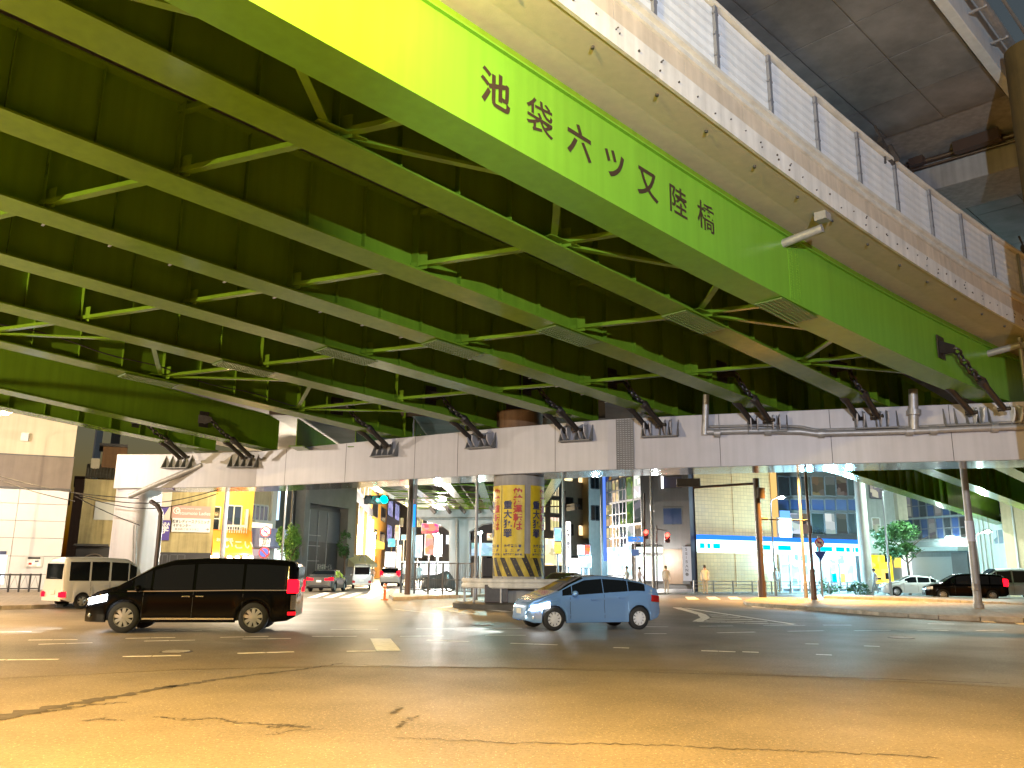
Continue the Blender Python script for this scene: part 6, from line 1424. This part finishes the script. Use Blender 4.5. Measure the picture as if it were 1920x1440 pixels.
def heading(a, b): return math.atan2(b.y - a.y, b.x - a.x)
def place(P, front_px, rear_px, off=0.0):
    """centre and heading from the ground contact of the near side's two wheels, seen at two points"""
    a, b = G(*rear_px), G(*front_px); h_ = heading(a, b); d = (b - a).normalized(); nrm = Vector((-d.y, d.x, 0))
    if nrm.y < 0: nrm = -nrm
    m_ = (a + b) / 2 + nrm * (P['W'] / 2 - .1); c = P['L'] / 2 - (P['rw'] + P['fw']) / 2
    return (m_.x + d.x * c, m_.y + d.y * c, .009), h_
loc, rz = place(HATCH, (1028, 1183.5), (1206, 1180.5)); hb_ = car("hatchback", "silver compact hatchback, tinted as lit by blue light, with white wheels crossing the junction", "car", loc, rz, HATCH)
loc, rz = place(VAN, (222, 1187), (480, 1187)); mv_ = car("minivan", "large glossy black minivan crossing the junction at the left", "minivan", loc, rz, VAN)
kc = A(146, 1100, 31.6); car("mini_van", "small white boxy van seen from behind, left of the black minivan", "van", (kc.x + .25, 32.6, .009), R(56), KEI)
sc_ = G(597, 1110); car("sedan", "dark sedan with glowing red tail lights driving away behind the black minivan", "car", (sc_.x + .15, sc_.y + 1.9, .009), R(88), SEDAN)
S2 = dict(WAGON); S2['paint'] = PW; fc = A(730, 1088, 74); car("hatchback", "white car with red tail lights far down the lit street", "car", (fc.x, 76, .009), R(91), S2)
S3 = dict(KEI); S3['paint'] = PS; S3['rear_lamp'] = (.60, .20, .42, .60, M['tailoff'], -.03); S3['lamps'] = {'headlight': (3.1, 3.36, .66, .8, M['headoff'], 0), 'taillight': (-.01, .10, .42, .62, M['tailoff'], 0)}; fc = A(674, 1088, 66); car("mini_van", "pale delivery van parked by the pale tent awning", "van", (fc.x, 67, .009), R(100), S3)
S4 = dict(SEDAN); S4['front_lamp'] = (.58, .34, .58, .74, M['head'], 4.5); S4['lamps'] = {'headlight': (4.2, 4.56, .58, .76, M['head'], 0), 'taillight': (.0, .32, .74, .92, M['tailoff'], 0)}; fc = A(1062, 1095, 43.0); car("sedan", "dark car with dazzling headlights coming towards the junction beside the column", "car", (fc.x, 44.6, .009), R(-112), S4)
for dx in (-.75, .45): light("headlight_beam", 'SPOT', (fc.x - .95 + dx, 42.2, .66), (.85, .95, 1), 500, None, .08, (70, .5), (R(82), 0, R(-22 + 180)))
S5 = dict(SEDAN); S5['paint'] = PW; S5['lamps'] = {'headlight': (4.2, 4.52, .6, .74, M['headoff'], -.04), 'taillight': (.0, .32, .74, .92, M['tailw'], 0)}; a = G(1725, 1119); car("sedan", "white sedan parked behind the right island ahead of the black estate", "car", (a.x + .3, a.y + 1.4, .009), R(168), S5)
S6 = dict(WAGON); S6['paint'] = PK; loc, rz = place(S6, (1752, 1125), (1862, 1127)); car("estate_car", "black estate car with a tall red tail light waiting behind the right island", "car", (loc[0] + .3, loc[1], .009), rz, S6)
S7 = dict(KEI); S7.update(rear_lamp=(.7, .16, .7, 1.1, M['tailoff'], -.02), L=4.6, W=1.7, wr=.31, rw=1.0, fw=3.7, paint=PS, roof=[(0, 1.6), (.05, 1.9), (.2, 1.98), (2.5, 2.0), (3.4, 1.95), (3.9, 1.6), (4.4, 1.1), (4.6, .9)], belt=[(0, 1.05), (3.8, 1.02), (4.3, .98), (4.6, .7)], win=[(.3, 1.3), (1.4, 2.4), (2.5, 3.4), (3.45, 3.8)], ws=(3.4, 4.3), seams=(1.35, 2.45, 3.6), handles=(2.2, 2.6), mirror=3.7, lamps={'headlight': (4.3, 4.56, .72, .86, M['headoff'], 0), 'taillight': (-.01, .10, .7, 1.1, M['tailoff'], 0)}, ends={})
a = A(1900, 1116, 55.5); car("delivery_van", "silver delivery van parked at the right edge behind the black estate", "van", (a.x + .6, a.y + 1.2, .009), R(172), S7)
for (lc_, rz_, P_, zz, pw) in ((hb_, hb_.rotation_euler.z, HATCH, .62, 500), (mv_, mv_.rotation_euler.z, VAN, .8, 350)):
    for sd in (1, -1):
        p = Vector(lc_.location) + Matrix.Rotation(rz_, 3, 'Z') @ Vector((P_['L'] / 2 + .06, sd * .55, zz))
        l = light("headlight_beam", 'SPOT', p, (.85, .95, 1), pw, None, .06, (75, .6), (R(80), 0, rz_ - math.pi / 2)); l.parent = lc_; l.matrix_parent_inverse = (Matrix.Translation(lc_.location) @ Matrix.Rotation(rz_, 4, 'Z')).inverted()

# ------------------------------------------------------------------ bicycle
def bicycle(label, c, rz):
    t = thing("bicycle", label, "bicycle", c, rz); LOCAL.add(t.name); r = .33
    for x in (-.52, .52):
        mb = MB(); mb.torus((x, 0, r), (0, 1, 0), r - .02, .02, 28, 6, side=(0, 0, 1)); w = mb.build("wheel", M['tyre'], t, smooth=60, world=False)
        sp = MB()
        for k in range(14): a = 2 * math.pi * k / 14; sp.tube([(x, 0, r), (x + math.cos(a) * (r - .03), 0, r + math.sin(a) * (r - .03))], .004, 4)
        sp.build("spoke", M['galv'], w, world=False)
    f_ = MB(); P_ = {'bb': (-.08, 0, .28), 'seat': (-.22, 0, .78), 'head': (.36, 0, .80), 'hl': (.40, 0, .68), 'r': (-.52, 0, r), 'f': (.52, 0, r)}
    for a, b in (('bb', 'seat'), ('bb', 'hl'), ('seat', 'hl'), ('bb', 'r'), ('seat', 'r'), ('head', 'f')): f_.tube([P_[a], P_[b]], .018, 8)
    f_.build("frame", M['darkstl'], t, smooth=50, world=False)
    MB().loft([[(-.36, -.08, .86), (-.36, .08, .86), (-.36, .07, .82), (-.36, -.07, .82)], [(-.1, -.02, .86), (-.1, .02, .86), (-.1, .02, .83), (-.1, -.02, .83)]]).build("saddle", M['black'], t, world=False)
    MB().tube([(-.22, 0, .78), (-.22, 0, .83)], .014, 6).build("seat_post", M['galv'], t, world=False)
    MB().tube([(.25, -.28, .98), (.35, -.22, 1.0), (.36, 0, .98), (.35, .22, 1.0), (.25, .28, .98)], .014, 6).tube([(.36, 0, .8), (.36, 0, .98)], .016, 6).build("handlebar", M['galv'], t, world=False)
    bk = MB()
    for z in (.75, .85, .95): bk.tube([(.42, -.15, z), (.66, -.15, z), (.66, .15, z), (.42, .15, z), (.42, -.15, z)], .006, 4)
    for p in ((.42, -.15), (.66, -.15), (.66, .15), (.42, .15), (.54, -.15), (.54, .15)): bk.tube([(p[0], p[1], .72), (p[0], p[1], .95)], .005, 4)
    bk.build("basket", M['darkstl'], t, world=False); return t
bp_ = G(778, 1110.5); bicycle("dark city bicycle with a front basket stopped on the tiled island by its rider", (bp_.x, bp_.y + .2, .17), R(8))

# ------------------------------------------------------------------ people (blurred pale figures in the photograph)
M['skin'] = mat("skin", (.42, .27, .19), .55); M['hair'] = mat("black_hair", (.012, .01, .01), .5)
def person(label, loc, rz, h, top, legs, pose='stand', group=None, bag=False):
    t = thing("person", label, "person", loc, rz, group); LOCAL.add(t.name); k = h / 1.7
    J = {}
    st = {'stand': .09, 'walk': .26}[pose]
    pts = [("pel", (0, 0, .92), .125), ("wa", (0, 0, 1.08), .12), ("ch", (0, .0, 1.28), .145), ("nk", (0, 0, 1.46), .055), ("hd0", (.015, 0, 1.53), .075), ("hd1", (.02, 0, 1.63), .085)]
    lim = []
    for sd in (1, -1):
        fx = st * sd if pose == 'walk' else .02
        lim += [("pel", [((0, .085 * sd, .86), .09), ((fx * .6 + .02, .09 * sd, .50), .062), ((fx - (.05 if fx < 0 else 0), .09 * sd, .09), .042), ((fx + .13, .10 * sd, .035), .033)])]
        lim += [("ch", [((0, .19 * sd, 1.39), .06), ((-fx * .45, .235 * sd, 1.13), .043), ((-fx * .6 + .08, .22 * sd, .90), .034), ((-fx * .6 + .12, .215 * sd, .82), .03)])]
    V, E, Rr = [], [], []; idx = {}
    for n_, p, r in pts:
        idx[n_] = len(V); V.append(Vector(p) * k); Rr.append(r * k)
        if len(V) > 1: E.append((len(V) - 2, len(V) - 1))
    for base, ch in lim:
        prev = idx[base]
        for p, r in ch: V.append(Vector(p) * k); Rr.append(r * k); E.append((prev, len(V) - 1)); prev = len(V) - 1
    me = bpy.data.meshes.new("body"); me.from_pydata(V, E, []); o = bpy.data.objects.new("body", me); COL.objects.link(o)
    md = o.modifiers.new("s", 'SKIN'); sd_ = me.skin_vertices[0].data
    for i, r in enumerate(Rr): sd_[i].radius = (r, r * (1.25 if i in (0, 1, 2) else 1)); sd_[i].use_root = (i == 0)
    ss_ = o.modifiers.new("d", 'SUBSURF'); ss_.levels = 1
    dg = bpy.context.evaluated_depsgraph_get(); dg.update(); m2 = bpy.data.meshes.new_from_object(o.evaluated_get(dg)); bpy.data.objects.remove(o)
    m2.materials.clear()
    for m_ in (M['skin'], top, legs, M['under']): m2.materials.append(m_)
    for p in m2.polygons:
        c = p.center / k; p.use_smooth = True
        p.material_index = 0 if (c.z > 1.44 or (c.z < .88 and abs(c.y) > .17)) else (1 if c.z > .9 else (3 if c.z < .08 else 2))
    b_ = bpy.data.objects.new("body", m2); COL.objects.link(b_); b_.parent = t
    hr = MB(); hr.sphere(Vector((-.005, 0, 1.645)) * k, .112 * k, 12, 8, (1, .92, 1)); 
    hr.v = [(v[0] - (.03 if v[2] < 1.6 * k else 0), v[1], v[2]) for v in hr.v]; hr.build("hair", M['hair'], t, smooth=70, world=False)
    fc_ = MB(); fc_.loft([[Vector((.095, .012 * s_, z)) * k for s_ in (-1, 1)] + [Vector((.118 if 1.56 < z < 1.6 else .10, 0, z)) * k] for z in (1.55, 1.575, 1.61)]); fc_.build("nose", M['skin'], t, world=False)
    if bag: MB().box(Vector((-.02, .27, .78)) * k, (.26, .09, .3)).build("bag", M['under'], t, bevel=.02)
    return t
TG = mat("pale_grey_shirt", (.42, .43, .45), .8, var=.1); TP = mat("pale_pink_shirt", (.55, .45, .45), .8, var=.1); LG = mat("grey_trousers", (.28, .29, .31), .8, var=.1); LD = mat("slate_trousers", (.16, .17, .19), .8)
for px, yb, h, lab, tp, lg, ps, rz in [(697, 1094, 1.74, "person in a pale pinkish top walking in the far street left of the dark pole", TP, LG, 'walk', 90), (784, 1108, 1.72, "person in pale grey standing at the bicycle on the tiled island", TG, LG, 'stand', -80),
        (1176, 1110, 1.7, "person in grey behind the blue-lit hatchback by the white lit shop", TG, LG, 'walk', 180), (1200, 1110, 1.66, "person in pale pink walking behind the blue hatchback's roof", TP, LG, 'walk', 0), (1250, 1119, 1.7, "person in light grey standing on the pavement by the dark grey block", TG, LG, 'stand', -90),
        (1323, 1120, 1.75, "person in light grey standing before the blind tiled wall, right of the store sign", TG, LD, 'stand', -100), (1376, 1106, 1.68, "person in grey walking along the blind tiled wall", TG, LG, 'walk', 0), (1457, 1113, 1.72, "person in pale grey at the edge of the lit store front", TG, LG, 'stand', -90), (1642, 1117, 1.7, "person in pale grey beside the thick concrete pole", TG, LG, 'walk', 180)]:
    p = G(px, yb); person(lab, (p.x, p.y, .17 if px != 697 else .009), R(rz), h, tp, lg, ps)

# small street furniture on the tiled island
dl = G(722, 1125); g = thing("delineator", "short orange delineator post at the corner of the tiled island", "bollard", (dl.x, dl.y - .2, 0))
mb = MB(); mb.loft([[Vector((dl.x + math.cos(a) * r, dl.y - .2 + math.sin(a) * r, z)) for a in [2 * math.pi * k / 16 for k in range(16)]] for r, z in ((.2, 0), (.2, .04), (.07, .06), (.06, .8), (.0, .82))]); mb.build("post", mat("orange_plastic", (.6, .14, .02), .45), g, smooth=40)
for z in (.5, .66): MB().tube([(dl.x, dl.y - .2, z), (dl.x, dl.y - .2, z + .07)], .072, 16).build("reflector_band", M['signw'], g, smooth=40)
cb = A(822, 1085, 52); g = thing("covered_motorbike", "motorbike under a crumpled black cover behind the island fence", "motorbike", (cb.x, 52, .17)); LOCAL.add(g.name)
rnd = random.Random(4); mb = MB(); rg = []
for x, h_, w_ in ((-1.05, .55, .22), (-.95, .8, .3), (-.6, .92, .36), (-.1, 1.0, .38), (.3, 1.18, .42), (.55, 1.3, .46), (.75, 1.05, .34), (1.0, .72, .24), (1.08, .5, .18)):
    rg.append([Vector((x + rnd.uniform(-.03, .03), math.copysign(w_, sy) * q + rnd.uniform(-.03, .03), h_ * z + .05)) for sy, q, z in ((1, 1, .12), (1, .92, .5), (1, .6, .86), (1, .15, 1), (-1, .15, 1), (-1, .6, .86), (-1, .92, .5), (-1, 1, .12))])
mb.loft(rg); cv_ = mb.build("cover", mat("black_tarp", (.02, .02, .022), .32, bump=.8, bscale=7), g)
md = cv_.modifiers.new("s", 'SUBSURF'); md.levels = 2; md.render_levels = 2; cv_.data.shade_smooth()
for x in (-.72, .72): b_ = MB(); b_.torus((x, 0, .31), (0, 1, 0), .26, .05, 24, 8, side=(0, 0, 1)); b_.build("wheel", M['tyre'], g, smooth=60)
